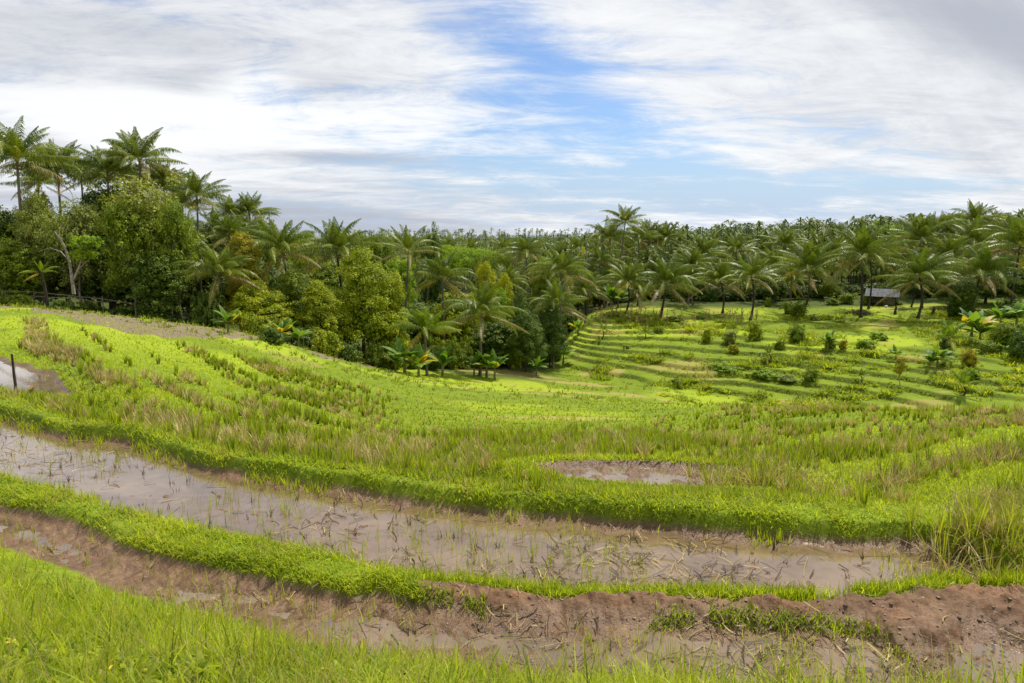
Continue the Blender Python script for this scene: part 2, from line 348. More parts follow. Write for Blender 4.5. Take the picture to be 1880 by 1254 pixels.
# ploughed, stubbly paddies along the left ridge and below it
stub_ = np.zeros_like(GX)
def inimg_poly(x, y, pts):
    P_ = np.array(pts)[:, :2]; c = np.zeros(np.shape(x), bool)
    for a, b2 in zip(P_, np.roll(P_, -1, 0)):
        cond = ((a[1] > y) != (b2[1] > y)); xi = (b2[0]-a[0])*(y-a[1])/((b2[1]-a[1])+1e-9)+a[0]; c ^= cond & (x < xi)
    return c
for pts in [[(55,558),(150,570),(270,590),(400,603),(460,610),(478,624),(330,620),(260,615),(210,604),(140,588),(60,574)], [(0,549),(40,553),(60,566),(0,566)], [(560,645),(620,655),(700,672),(690,676),(600,660)]]:
    pp = [hit(*q) for q in pts]; stub_ = np.maximum(stub_, inimg_poly(GX, GY, pp).astype(float))
stub_ = np.maximum(stub_, ((GX < -16) & (GY > 52) & (u_ > -.95) & (GY < 66)).astype(float))
sel = (GY < 12)
terrain = npmesh('terrain', np.stack([GX, GY, GZ], 1), Fq, M_ter, attrs=dict(mud=mud_, wet=wet_, red=red_, dry=dry_, lush=lush_, weed=weed_shade_, stub=stub_*.9), smooth=True)
tag(terrain, kind='structure')

def water_strip(name, ka, kb, z, x0, x1):
    xs = np.linspace(x0, x1, 120); w = .12
    yy = Yk(ka, xs); wa = (fbm(xs*.9, yy*.9, 3, 3)-.5)*.24; yb = Yk(kb, xs); wb = (fbm(xs*.9, yb*.9, 3, 3)-.5)*.24
    a = yy+wa-(.03 if ka == 2 else .1); b2 = np.maximum(yb+wb+.05, a+.02); V_ = np.concatenate([np.stack([xs, a, z+0*xs], 1), np.stack([xs, b2, z+0*xs], 1)])
    i = np.arange(119); o = npmesh(name, V_, np.stack([i, i+1, i+121, i+120], 1), M_wat, smooth=True); tag(o, kind='structure'); return o
water_strip('pond_water', 0, 1, ZP1-.02, -25, 3.05)
water_strip('pond_water', 2, 3, ZP2-.028, -30, 7.5)
def disc(name, c, a, b2, z, rot=0):
    t = np.linspace(0, 2*math.pi, 40, endpoint=False); V_ = np.stack([c[0]+a*np.cos(t), c[1]+b2*np.sin(t)-rot*a*np.cos(t), z+0*t], 1)
    V_ = np.vstack([V_, [[c[0], c[1], z]]]); i = np.arange(40)
    o = npmesh(name, V_, np.stack([i, (i+1) % 40, np.full(40, 40)], 1), M_wat, smooth=True); tag(o, kind='structure')
disc('puddle_water', _c3+[.2, 0, 0], 1.95, .62, ZP3-.03, .12); disc('puddle_water', _c5, .40, .55, ZP1-.045)
d = LW[1:]-LW[:-1]; nn = np.stack([-d[:, 1], d[:, 0]], 1); nn = np.vstack([nn, nn[-1:]]); nn /= np.linalg.norm(nn, axis=1)[:, None]
V_ = np.concatenate([np.c_[LW[:, :2]+nn*.95, np.full(len(LW), -3.645)], np.c_[LW[:, :2]-nn*.95, np.full(len(LW), -3.645)]]); i = np.arange(len(LW)-1)
tag(npmesh('ditch_water', V_, np.stack([i, i+1, i+1+len(LW), i+len(LW)], 1)[:, ::-1], M_wat), kind='structure')
# ------------------------------------------------------------------ grass, rice and straw
def blades(P_, h, w, lean, az=None, seg=3, curl=.5, rnd=None, clump=None, dead=None):
    """P_ (n,3) roots, h/w/lean arrays -> verts, quads, attributes of curved tapering blades"""
    n = len(P_); az = rng.uniform(0, 2*math.pi, n) if az is None else az
    t = np.linspace(0, 1, seg+1)
    d = np.stack([np.cos(az), np.sin(az)], 1); fa = az + math.pi/2 + rng.normal(0, .5, n); s = np.stack([np.cos(fa), np.sin(fa)], 1)
    V_ = np.zeros((n, seg+1, 2, 3))
    for k, tt in enumerate(t):
        off = lean*(tt*(1-curl)+curl*tt*tt)*h
        c = np.c_[P_[:, :2]+d*off[:, None], P_[:, 2]+h*tt*np.sqrt(np.maximum(1-(lean*tt*.75)**2, .12))]
        ww = w*(1-tt**1.6*.92)*.5
        V_[:, k, 0] = c; V_[:, k, 1] = c
        V_[:, k, 0, :2] += s*ww[:, None]; V_[:, k, 1, :2] -= s*ww[:, None]
    m = (seg+1)*2; b0 = np.arange(n)[:, None]*m; q = np.arange(seg)[None]*2
    Fq = np.stack([b0+q, b0+q+1, b0+q+3, b0+q+2], -1).reshape(-1, 4)
    rep = lambda a: np.repeat(a, m)
    return V_.reshape(-1, 3), Fq, dict(rnd=rep(rng.random(n) if rnd is None else rnd), clump=rep(rng.random(n) if clump is None else clump), dead=rep(np.zeros(n) if dead is None else dead))
class Acc:
    def __init__(s): s.V, s.F, s.A, s.n = [], [], [], 0
    def add(s, t):
        V_, Fq, A = t
        if len(V_) == 0: return
        s.V.append(V_); s.F.append(Fq+s.n); s.A.append(A); s.n += len(V_)
    def build(s, name, mat, parent=None, smooth=False, link=True):
        A = {k: np.concatenate([a[k] for a in s.A]) for k in s.A[0]}
        return npmesh(name, np.concatenate(s.V), np.concatenate(s.F), mat, parent, A, smooth, link)
def scatter(n, y0, y1, pw=1.0, side=.80, pad=1.0):
    """roots spread over the visible wedge; density falls with distance"""
    u = rng.random(n); y = np.exp(math.log(y0)+u*math.log(y1/y0)) if pw == 1 else (y0**(1-pw)+u*(y1**(1-pw)-y0**(1-pw)))**(1/(1-pw))
    x = rng.uniform(-1, 1, n)*(y*side+pad); return x, y
def yks(x, y):
    w = (fbm(x*.9, y*.9, 3, 3)-.5)*.3
    return [Yk(k, x)+w*(.8, .8, .7, .8, .8)[k] for k in range(5)]

# short turf: banks between the ponds and the field ground
turf = Acc()
x, y = scatter(560000, 3.2, 16, 2.0)
y0, y1, y2, y3, y4 = yks(x, y)
m_ = ga = None
mm, ww_, rr_ = ground_attrs(x, y, H(x, y))
keep = (mm < .5) & (y > y1-.02)
patch = fbm(x*2.3, y*2.3, 3, 51)
keep &= (rng.random(len(x)) < .25+1.3*ss(patch, .34, .52))
x, y = x[keep], y[keep]; z = H(x, y)
pn = fbm(x*1.4, y*1.4, 3, 52); pn2 = fbm(x*5, y*5, 2, 53)
h = (.02+.055*pn2+.06*rng.random(len(x))**3)*(1+.02*y)
turf.add(blades(np.c_[x, y, z-.01], h, .004+.0012*y*rng.uniform(.6, 1.3, len(x)), rng.uniform(.4, 1.3, len(x)), seg=2, clump=np.clip(pn*1.0+pn2*1.2-.6, 0, 1), dead=(rng.random(len(x)) < .04+.25*ss(fbm(x*1.1+7, y*1.1, 3, 54), .55, .7))*.8))
tf = turf.build('turf', M_grass); tag(tf, kind='stuff', label='short bright green turf on the banks between the flooded strips', cat='grass')

# sprouting fringe along the near edge of the second pond and its far edge
fr = Acc()
x = rng.uniform(-9.5, 6.5, 20000); w0 = rng.random(26000)
a = Yk(2, x); yb = a+(fbm(x*.9, a*.9, 3, 3)-.5)*.21 + rng.normal(.0, .045, len(x))
k = (x > -1.2) & (fbm(x*1.5, x*0, 2, 61) > .30) | (rng.random(len(x)) < .12)
x, yb = x[k], yb[k]; z = np.maximum(H(x, yb), ZP2-.03)
fr.add(blades(np.c_[x, yb, z], rng.uniform(.05, .17, len(x))*(.5+fbm(x*1.1, yb, 2, 62)), np.full(len(x), .011), rng.uniform(.1, .7, len(x)), seg=2))
x = rng.uniform(-14, 7, 4500); a = Yk(3, x); yb = a+(fbm(x*.9, a*.9, 3, 3)-.5)*.24 - np.abs(rng.normal(0, .10, len(x)))
k = rng.random(len(x)) < ss(fbm(x*2, x*0+4, 2, 64), .35, .65); x, yb = x[k], yb[k]
fr.add(blades(np.c_[x, yb, np.maximum(H(x, yb), ZP2-.03)], rng.uniform(.05, .16, len(x)), np.full(len(x), .012), rng.uniform(.1, .6, len(x)), seg=2))
# sparse green sprouts standing in the water
x, y = scatter(5200, 4.2, 14, 1.5); y0, y1, y2, y3, y4 = yks(x, y)
k = (((y > y0) & (y < y1)) | ((y > y2) & (y < y3))) & (fbm(x*1.3, y*1.3, 2, 66) > .45); x, y = x[k], y[k]
n = 3; x = np.repeat(x, n)+rng.normal(0, .02, len(x)*n); y = np.repeat(y, n)+rng.normal(0, .02, len(y)*n)
fr.add(blades(np.c_[x, y, np.where(y < Yk(1, x)+.1, ZP1, ZP2)-.04], rng.uniform(.06, .22, len(x)), np.full(len(x), .007), rng.uniform(.05, .6, len(x)), seg=2, dead=(rng.random(len(x)) < .3)*.7))
# weeds at the foot of the muddy bank
x = rng.uniform(-1.2, 3.0, 2600); a = Yk(1, x); yb = a+.10+rng.normal(0, .05, len(x))
k = fbm(x*2.4+9, x*0, 2, 68) > .56; x, yb = x[k], yb[k]
fr.add(blades(np.c_[x, yb, H(x, yb)-.01], rng.uniform(.03, .10, len(x)), np.full(len(x), .012), rng.uniform(.3, 1.0, len(x)), seg=2, clump=np.zeros(len(x))+.1))
o = fr.build('pond_sprouts', M_grass); tag(o, kind='stuff', label='thin green sprouts along the water edges', cat='grass')

# long foreground grass on the near slope
fg = Acc()
def near_roots(n, ya, yb, extra=.0):
    x, y = scatter(n, ya, yb, 1.3, .86, .4); y0 = yks(x, y)[0]
    k = y < y0-.02+extra + .10*(fbm(x*2, y*2, 2, 71)-.5); return x[k], y[k], y0[k]
x, y, y0 = near_roots(70000, 1.5, 6.6)
cl = fbm(x*1.7, y*1.7, 3, 72); edge = ss(y0-y, .0, .7)
h = (.06+.16*cl)*(.45+.55*edge)*(1-.25*ss(x, 0, 2))*rng.uniform(.6, 1.25, len(x))
fg.add(blades(np.c_[x, y, H(x, y)-.01], h, rng.uniform(.004, .012, len(x)), rng.uniform(.15, 1.2, len(x)), seg=4, clump=np.clip(cl*2.2-.75+.5*(fbm(x*9, y*9, 2, 73)-.5), 0, 1), dead=(rng.random(len(x)) < .07)*.9))
x, y, y0 = near_roots(9000, 1.5, 6.0)
h = rng.uniform(.14, .32, len(x))*(.55+.45*ss(y0-y, 0, .8)); k = (fbm(x*1.2, y*1.2, 2, 74) > .40) & (rng.random(len(x)) < .5); x, y, h = x[k], y[k], h[k]
fg.add(blades(np.c_[x, y, H(x, y)-.01], h, rng.uniform(.006, .013, len(x)), rng.uniform(.1, .8, len(x)), seg=5, curl=.7))
x, y, y0 = near_roots(2600, 1.5, 6.0)
fg.add(blades(np.c_[x, y, H(x, y)-.01], rng.uniform(.15, .45, len(x)), rng.uniform(.002, .004, len(x)), rng.uniform(.1, .9, len(x)), seg=4, dead=np.ones(len(x))))
o = fg.build('foreground_grass', M_grass); tag(o, kind='stuff', label='long bright green grass on the near slope', cat='grass')
# broad low leaves in the near left corner
wl = Acc(); x = rng.uniform(-2.6, -.3, 900); y = rng.uniform(1.7, 3.0, 900); k = (fbm(x*2, y*2, 2, 81)+.25*(x < -1.3) > .56); x, y = x[k], y[k]; n = 5
x, y = np.repeat(x, n)+rng.normal(0, .02, len(x)*n), np.repeat(y, n)+rng.normal(0, .02, len(y)*n)
wl.add(blades(np.c_[x, y, H(x, y)+rng.uniform(0, .10, len(x))], rng.uniform(.035, .07, len(x)), rng.uniform(.018, .036, len(x)), rng.uniform(.8, 1.25, len(x)), seg=4, clump=rng.uniform(0, .5, len(x))))
o = wl.build('broad_leaf_weeds', M_grass); tag(o, kind='stuff', label='low broad-leaved weeds in the near left corner', cat='weeds')

# rice tufts and dry straw: bands of the field, kept off the bright grassy strips
strips = [[(15,575),(5,640),(20,700)], [(102,579),(138,629),(185,658),(231,690),(330,745),(430,778)], [(158,583),(204,619),(251,665),(297,698),(380,730),(470,760),(600,790)],
 [(204,586),(244,622),(290,652),(350,690),(430,725)], [(257,605),(330,650),(400,700),(500,735),(640,775),(760,790)], [(330,620),(400,655),(470,690),(560,720)],
 [(1502,894),(1578,863),(1710,837),(1880,788)], [(1644,947),(1732,912),(1880,863)], [(1280,838),(1400,832),(1480,815),(1600,790)], [(880,858),(1000,850),(1100,842),(1280,838)]]
SW = [np.array([hit(*q) for q in s_]) for s_ in strips]
def stripdist(x, y):
    d = np.full(len(x), 1e9)
    for s_ in SW: d = np.minimum(d, dist_poly(x, y, s_))
    return d
def tufts(acc, x, y, nb, h, w, lean, spread, sink=.02, dead=0, seg=2, cl=None):
    n = len(x); z = H(x, y); X_ = np.repeat(x, nb); Y_ = np.repeat(y, nb)
    az = rng.uniform(0, 2*math.pi, n*nb); r_ = spread*rng.random(n*nb)**.7*np.repeat(h, nb)
    P_ = np.c_[X_+np.cos(az)*r_, Y_+np.sin(az)*r_, np.repeat(z, nb)-sink]
    acc.add(blades(P_, np.repeat(h, nb)*rng.uniform(.5, 1.1, n*nb), np.repeat(w, nb)*rng.uniform(.6, 1.2, n*nb), lean*rng.uniform(.3, 1.5, n*nb), az, seg=seg, curl=.6,
                   clump=None if cl is None else np.repeat(cl, nb), dead=(rng.random(n*nb) < dead)*1.0))
rice, straw = Acc(), Acc()
gu, gv = np.meshgrid(np.arange(-36, 32, .25), np.arange(-2, 34, .40)); gu, gv = gu.ravel()+rng.normal(0, .05, gu.size), gv.ravel()+rng.normal(0, .05, gv.size)
x, y = gu, gv+.75*Yk(4, gu)+.5*np.sin(gu*.25); k = (y > 6.5) & (y < 34) & (np.abs(x) < y*.80+2); x, y = x[k], y[k]
y4 = yks(x, y)[4]; d = stripdist(x, y)
ff = fbm(x*.35, y*.7, 3, 91); f2 = fbm(x*.8, y*.8, 3, 92)
u_ = x/y; dens = ss(y-y4, .1, .6)*ss(d, .15+.012*y, .35+.02*y)*(1-ss(y, 16.5, 22.5)*ss(u_, -.34, -.14)*(1-ss(u_, .2, .4))-ss(y, 26, 31)*ss(u_, .2, .4))*(.25+.95*ss(ff, .35, .55))
dens *= 1-.55*ss(u_, -.22, -.05)*ss(y, 17, 24)
dens *= ss(PD(x, y, 0), 1.5, 2.2)*(1-.95*(np.abs(x-_c3[0]-.05) < 1.5)*(y < _c3[1]+.5))
dens *= 1-1.0*(LD(x, y) < 1.5)*(x < -7)
kk = rng.random(len(x)) < dens*.95; X1, Y1, F1, F2 = x[kk], y[kk], ff[kk], f2[kk]
# probability of being dry straw
ps = .10+.50*ss(F2, .52, .66)
def near_line(pts, wdt):
    L_ = np.array([hit(*q) for q in pts]); return np.exp(-(dist_poly(X1, Y1, L_)/wdt)**2)
ps = ps + .9*near_line([(250,765),(430,812),(660,850),(780,862)], .45) + .75*near_line([(1555,915),(1666,894),(1800,852),(1880,835)], .5) + .7*near_line([(1500,820),(1578,806),(1710,788),(1880,770)], 1.0) + .75*near_line([(1780,960),(1880,930)], .5)+.6*near_line([(40,590),(60,650),(120,700)], 1.6)+.4*near_line([(120,590),(180,650),(300,720),(500,780)], .9) + .5*near_line([(640,760),(760,790)], 1.0)
iss = rng.random(len(X1)) < ps
n_ = 22
fg_ = ~iss; hh = (.20+.27*F1[fg_])*rng.uniform(.7, 1.25, fg_.sum())
tufts(rice, X1[fg_], Y1[fg_], 24, hh, .010+.0012*Y1[fg_], .24, .10, dead=.12, cl=np.clip(F2[fg_]*1.8-.7, 0, 1)*.8)
hh = (.20+.24*F1[iss])*rng.uniform(.7, 1.25, iss.sum())
tufts(straw, X1[iss], Y1[iss], 26, hh, .009+.0013*Y1[iss], .5, .14, dead=.12, cl=np.clip(F2[iss]*1.6-.4, 0, 1))
# dense dark clump mass at the far right bank
for (px, Y, n, sx, hh_) in [(1850, 985, 90, .40, .50), (1885, 930, 50, .4, .45), (1400, 890, 45, .5, .5), (1330, 880, 30, .4, .4)]:
    c = hit(px, Y); xx = c[0]+rng.normal(0, sx, n); yy = c[1]+rng.normal(0, sx*.5, n)
    k = rng.random(n) < .55; h_ = hh_*rng.uniform(.5, 1.1, n)
    tufts(rice, xx[k], yy[k], 16, h_[k], np.full(k.sum(), .012), .4, .2, dead=.2); tufts(straw, xx[~k], yy[~k], 18, h_[~k]*.8, np.full((~k).sum(), .011), .8, .3, dead=.05)
# low lawn grass over the whole field
lawn = Acc()
x, y = scatter(150000, 7, 40, 1.9, .80, 2); y4 = yks(x, y)[4]; k = (y > y4+.15) & (PD(x, y, 0) > 1.3) & ~((LD(x, y) < .85) & (x < -7)); x, y = x[k], y[k]
onst = 1-ss(stripdist(x, y), .2+.01*y, .5+.02*y)
lawn.add(blades(np.c_[x, y, H(x, y)-.01], (.06+.09*rng.random(len(x)))*(1-.5*(np.abs(x-_c3[0]-.1) < 1.4)*(y > _c3[1]-1.5)*(y < _c3[1]))*(1-.2*onst), .010+.0020*y, rng.uniform(.2, .9, len(x)), seg=1, clump=np.clip(fbm(x*.7, y*.7, 3, 95)*1.3-.45+.65*onst, 0, 1), dead=(rng.random(len(x)) < .16)*(onst < .5)*.8))
o = lawn.build('field_grass', M_grass); tag(o, kind='stuff', label='low bright grass covering the sloping field', cat='grass')
# weedy tufts on the stepped hillside
hill = Acc(); x, y = scatter(110000, 40, 108, .2, .80, 0); tm = terr_mask(x, y); zz = H(x, y); e_ = .35
slp = np.abs(H(x, y+e_)-H(x, y-e_))/(2*e_); k = rng.random(len(x)) < (.07+.9*ss(slp, .35, .8)*tm)*(.35+.9*ss(fbm(x*.13, y*.13, 3, 97), .42, .6))
k &= ~((y > 60) & (x/y < .05)); x, y = x[k], y[k]
k = rng.random(len(x)) < .6; x, y = x[k], y[k]
tufts(hill, x, y, 7, rng.uniform(.14, .42, len(x)), .05+.0006*y, .8, .6, cl=np.clip(fbm(x*.3, y*.3, 2, 98)*1.6-.5, 0, 1)*.6, dead=.08)
x, y = scatter(26000, 60, 100, .2, .80, 0); tm = terr_mask(x, y); k = (tm > .4) & (x/y > .12) & (fbm(x*.11+5, y*.2, 4, 111) > .56) & (fbm(x*.6, y*.6, 3, 112) > .42); x, y = x[k], y[k]
tufts(hill, x, y, 12, rng.uniform(.25, .75, len(x)), np.full(len(x), .15), 1.0, .8, seg=2, cl=np.clip(fbm(x*.5, y*.5, 2, 113)*2-.5, 0, 1), dead=.05)
x, y = scatter(120000, 60, 104, .2, .80, 0); zz = H(x, y); up_ = H(x, y+.45)-zz; k = (up_ > .13) & (terr_mask(x, y) > .5) & (rng.random(len(x)) < .35+.6*ss(fbm(x*.4, y*.4, 2, 114), .4, .6)); x, y = x[k], y[k]
tufts(hill, x, y, 5, rng.uniform(.12, .38, len(x)), np.full(len(x), .09), 1.0, .6, seg=1, cl=rng.random(len(x))*.35, dead=.10)
o = hill.build('hillside_weeds', M_rice); tag(o, kind='stuff', label='ragged weeds hanging over the terrace risers', cat='weeds')
o = rice.build('rice_tufts', M_rice); tag(o, kind='stuff', label='regrowing green rice tufts in the harvested field', cat='rice')
o = straw.build('straw_tufts', M_straw); tag(o, kind='stuff', label='dry brown rice stubble standing among the green', cat='straw')

# litter in the ponds: loose straw, dark rotten stubble, clods
M_rot = leafmat('rotten_stubble', ((.03, .02, .013), (.075, .05, .03), (.17, .12, .06)), .1, .6, .3, objvar=0)
ls = Acc(); x, y = scatter(16000, 3.4, 14, 1.6, .85, .6); y0, y1, y2, y3, y4 = yks(x, y); cl = fbm(x*1.1, y*1.6, 3, 101)
k = (((y > y0+.03) & (y < y2) & (rng.random(len(x)) < .5) & ((y < y1) | (x > -.8))) | ((y > y2) & (y < y3))) & (rng.random(len(x)) < .02+.55*ss(cl, .52, .70)); x, y = x[k], y[k]
def sticks(x, y, L_, w, z=None, tilt=.06, rise=.012):
    n = len(x); az = rng.normal(.5, 1.1, n); d = np.stack([np.cos(az), np.sin(az)], 1); s = np.stack([-d[:, 1], d[:, 0]], 1)*w[:, None]*.5
    z = np.maximum(H(x, y), np.where(y < Yk(1, x)+.05, ZP1-.02, np.where(y > Yk(2, x)-.05, ZP2-.03, -9)))+rise if z is None else z
    bend = rng.normal(0, .18, n); V_ = np.zeros((n, 4, 2, 3)); dz = rng.normal(0, tilt, n)
    for q, t in enumerate(np.linspace(-.5, .5, 4)):
        c = np.stack([x, y], 1)+d*(L_*t)[:, None]+s*(bend*L_/w*(t*t*4-.5))[:, None]*.8
        for e, sg in enumerate((1, -1)): V_[:, q, e, :2] = c+s*sg; V_[:, q, e, 2] = z+np.abs(dz)*L_*(t+.5)+e*w*.4
    b0 = np.arange(n)[:, None]*8; q = np.arange(3)[None]*2
    return V_.reshape(-1, 3), np.stack([b0+q, b0+q+1, b0+q+3, b0+q+2], -1).reshape(-1, 4), dict(rnd=np.repeat(rng.random(n), 8), clump=np.repeat(rng.random(n), 8), dead=np.repeat((rng.random(n) < .12)*.6, 8))
ls.add(sticks(x, y, rng.uniform(.05, .22, len(x)), rng.uniform(.004, .010, len(x))))
x, y = scatter(220, 3.4, 12, 1.6, .85, .6); y0, y1, y2, y3, y4 = yks(x, y); k = (y > y0) & (y < y3) & ((y < y1) | (x > -.8) | (y > y2)); x, y = x[k], y[k]
ls.add(sticks(x, y, rng.uniform(.15, .4, len(x)), rng.uniform(.004, .008, len(x))))
o = ls.build('loose_straw', M_straw); tag(o, kind='stuff', label='loose straw scattered over the wet mud', cat='straw')
rt = Acc(); x, y = scatter(16000, 3.4, 14, 1.6, .85, .6); y0, y1, y2, y3, y4 = yks(x, y); cl = fbm(x*1.1, y*1.6, 3, 101)
k = (((y > y0+.03) & (y < y1+.1)) | ((y > y2) & (y < y3))) & (rng.random(len(x)) < .03+.30*ss(cl, .48, .7)); xs_, ys_ = x[k], y[k]
rt.add(sticks(xs_, ys_, rng.uniform(.05, .22, len(xs_)), rng.uniform(.006, .014, len(xs_)), tilt=.25))
# upright old stubs set in rows
gx, gy = np.meshgrid(np.arange(-14, 7, .26), np.arange(3.6, 14, .26)); gx = (gx+.15*gy).ravel()+rng.normal(0, .04, gx.size); gy = gy.ravel()+rng.normal(0, .04, gy.size)
y0, y1, y2, y3, y4 = yks(gx, gy); k = (((gy > y0) & (gy < y1)) | ((gy > y2) & (gy < y3))) & (rng.random(len(gx)) < .45) & (np.abs(gx) < gy*.85+.6); gx, gy = gx[k], gy[k]
n = 6; X_ = np.repeat(gx, n)+rng.normal(0, .018, len(gx)*n); Y_ = np.repeat(gy, n)+rng.normal(0, .018, len(gx)*n)
rt.add(blades(np.c_[X_, Y_, np.where(Y_ < Yk(1, X_)+.05, ZP1, ZP2)-.04], np.repeat(rng.uniform(.05, .13, len(gx)), n)*rng.uniform(.5, 1.2, len(X_)), np.full(len(X_), .008), rng.uniform(.1, 1.0, len(X_)), seg=2))
o = rt.build('rotten_stubble', M_rot); tag(o, kind='stuff', label='dark rotten rice stubs poking out of the mud', cat='stubble')
# clods of mud
M_clod, nt, b = newmat('mud_clod'); n_c = noise(nt, nt.nodes.new('ShaderNodeNewGeometry').outputs['Position'], 20, 5, .7)
nt.links.new(mixc(nt, n_c.ramp(.3, .7), (.09, .052, .03), (.20, .12, .07)), b.inputs['Base Color']); b.inputs['Roughness'].default_value = .55
def clods(x, y, r_):
    g = np.array([(0, 0, 1), (.9, 0, .2), (.3, .85, .3), (-.7, .5, .15), (-.7, -.5, .25), (.3, -.85, .2), (.9, 0, -.4), (.3, .85, -.4), (-.7, .5, -.4), (-.7, -.5, -.4), (.3, -.85, -.4)])
    n = len(x); V_ = g[None]*r_[:, None, None]*rng.uniform(.6, 1.3, (n, 11, 1)); V_[..., 2] *= .6
    V_[..., 0] += x[:, None]; V_[..., 1] += y[:, None]; V_[..., 2] += np.maximum(H(x, y), np.where(y < Yk(1, x)+.05, ZP1-.02, ZP2-.05))[:, None]
    tri = [(0, i, i % 5+1) for i in range(1, 6)]+[(i, i+5, (i % 5)+6) for i in range(1, 6)]+[(i, (i % 5)+6, (i % 5)+1) for i in range(1, 6)]
    return V_.reshape(-1, 3), (np.array(tri)[None]+np.arange(n)[:, None, None]*11).reshape(-1, 3), {}
x, y = scatter(14000, 3.4, 14, 1.7, .85, .6); y0, y1, y2, y3, y4 = yks(x, y); cl = fbm(x*1.1, y*1.6, 3, 101)
k = ((y > y0) & (y < y3)) & ((y < y1) | (y > y2) | (x > -.7)) & ((rng.random(len(x)) < .05+.5*ss(cl, .5, .66)) | ((y > y1) & (y < y2) & (rng.random(len(x)) < .35))); x, y = x[k], y[k]
V_, Fq, _ = clods(x, y, rng.uniform(.005, .021, len(x)))
o = npmesh('mud_clods', V_, Fq, M_clod); tag(o, kind='stuff', label='small dark clods of mud in the flooded strips', cat='mud')
# ------------------------------------------------------------------ palms
M_palm = leafmat('palm_leaflet', ((.040, .078, .010), (.13, .185, .018), (.34, .37, .06)), .28, .45, .36, dead=(.26, .17, .06), objvar=.3)
M_palmy = leafmat('young_palm_leaflet', ((.06, .12, .012), (.16, .24, .02), (.34, .38, .05)), .35, .5, .25, dead=(.45, .30, .05), objvar=.2)
M_trunk = barkmat('palm_trunk', (.07, .055, .042), (.21, .18, .14), 6)
M_dark = barkmat('dark_trunk', (.02, .016, .012), (.07, .055, .04), 6)
M_pale = barkmat('pale_bark', (.16, .13, .10), (.38, .34, .28), 5)
M_brown = barkmat('dead_sheath', (.09, .05, .025), (.28, .18, .09), 8)
def frond(acc, az, e0, bend, L_, r, twist=0, npair=30, lf=.95, w=.10, wind=(-.25, .05), dead=0., clump=0., base_r=0.15):
    K = 12; t = np.linspace(0, 1, K+1); el = e0-bend*t**1.25
    ds = L_/K; a2 = az+twist*t
    hx = np.concatenate([[0], np.cumsum(np.cos(el[:-1])*ds)]); hz = np.concatenate([[0], np.cumsum(np.sin(el[:-1])*ds)])
    P_ = np.stack([(hx+base_r*math.cos(e0))*np.cos(a2)+wind[0]*t**2*L_*.10, (hx+base_r*math.cos(e0))*np.sin(a2)+wind[1]*t**2*L_*.1, hz], 1)
    T_ = np.gradient(P_, axis=0); T_ /= np.linalg.norm(T_, axis=1)[:, None]
    S_ = np.cross(T_, [0, 0, 1.0]); S_ /= np.linalg.norm(S_, axis=1)[:, None]+1e-6
    # rachis ribbon
    wr = .055*(1-t*.85); V_ = np.stack([P_+S_*wr[:, None], P_-S_*wr[:, None]], 1).reshape(-1, 3); q = np.arange(K)*2
    nn_ = len(V_); acc.add((V_, np.stack([q, q+1, q+3, q+2], 1), dict(rnd=np.full(nn_, .95), clump=np.full(nn_, .9), dead=np.full(nn_, max(dead, .25)))))
    # leaflets, two segments each so that they hang
    s = np.repeat(np.linspace(.13, .99, npair), 2); sg = np.tile([1., -1.], npair); n = len(s)
    f = s*K; i = np.minimum(f.astype(int), K-1); f = (f-i)[:, None]
    p = P_[i]*(1-f)+P_[i+1]*f; tt = T_[i]*(1-f)+T_[i+1]*f; sd_ = S_[i]*(1-f)+S_[i+1]*f
    up = np.cross(sd_, tt); ll = lf*np.clip(np.sin(s**.75*math.pi*.93+.12), .15, 1)*r.uniform(.85, 1.1, n)
    drp = r.uniform(.5, 1.1, n)
    d1 = sd_*sg[:, None]*.62+tt*.50-up*.05+r.normal(0, .06, (n, 3)); d1 += np.array([wind[0], wind[1], -.35])*(.3+.9*np.clip(1-np.abs(tt[:, 2:3])*1.1, 0, 1)); d1 /= np.linalg.norm(d1, axis=1)[:, None]
    d2 = d1*1.0+np.stack([0*drp, 0*drp, -drp*2.2], 1)+np.array([wind[0], wind[1], 0])*.8; d2 /= np.linalg.norm(d2, axis=1)[:, None]
    m = p+d1*(ll*.5)[:, None]; e = m+d2*(ll*.55)[:, None]
    wv = tt*(w*.5)
    V_ = np.stack([p+wv*.6, p-wv*.6, m+wv, m-wv, e+wv*.15, e-wv*.15], 1).reshape(-1, 3)
    b0 = np.arange(n)[:, None]*6; Fq = np.concatenate([b0+[[0, 1, 3, 2]], b0+[[2, 3, 5, 4]]])
    acc.add((V_, Fq, dict(rnd=np.repeat(r.random(n)*.6+.2, 6), clump=np.full(n*6, clump), dead=np.repeat((r.random(n)*.5+.5)*dead, 6))))
def palm_mesh(seed, nf=32, droop=1.0, deadn=3, L0=5.2, npair=40, sparse=False, mat=None, upn=7, w=.085):
    r = np.random.default_rng(seed); acc = Acc()
    for k in range(nf):
        q = k/(nf-1)                                   # 0 young, upright; 1 old, hanging
        az = k*2.39996+r.normal(0, .25)
        e0 = math.radians(88-q*(76+10*droop))+r.normal(0, .13); bend = (.30+1.75*q**.5*droop)*r.uniform(.65, 1.25)
        if q > .75: bend = r.uniform(.5, .9)
        L_ = L0*(.70+.42*min(1, q*2.2))*r.uniform(.88, 1.08)
        de = 0.0
        if k >= nf-deadn: de = r.uniform(.5, 1); e0 -= .25
        frond(acc, az, e0, bend, L_, r, r.normal(0, .22), npair, 1.12 if not sparse else .7, w, dead=de if de else max(0, q-.55)*.35, clump=np.clip(.15+.75*q+r.normal(0, .12), 0, 1))
    return acc.build('palm_crown', mat or M_palm, link=False)
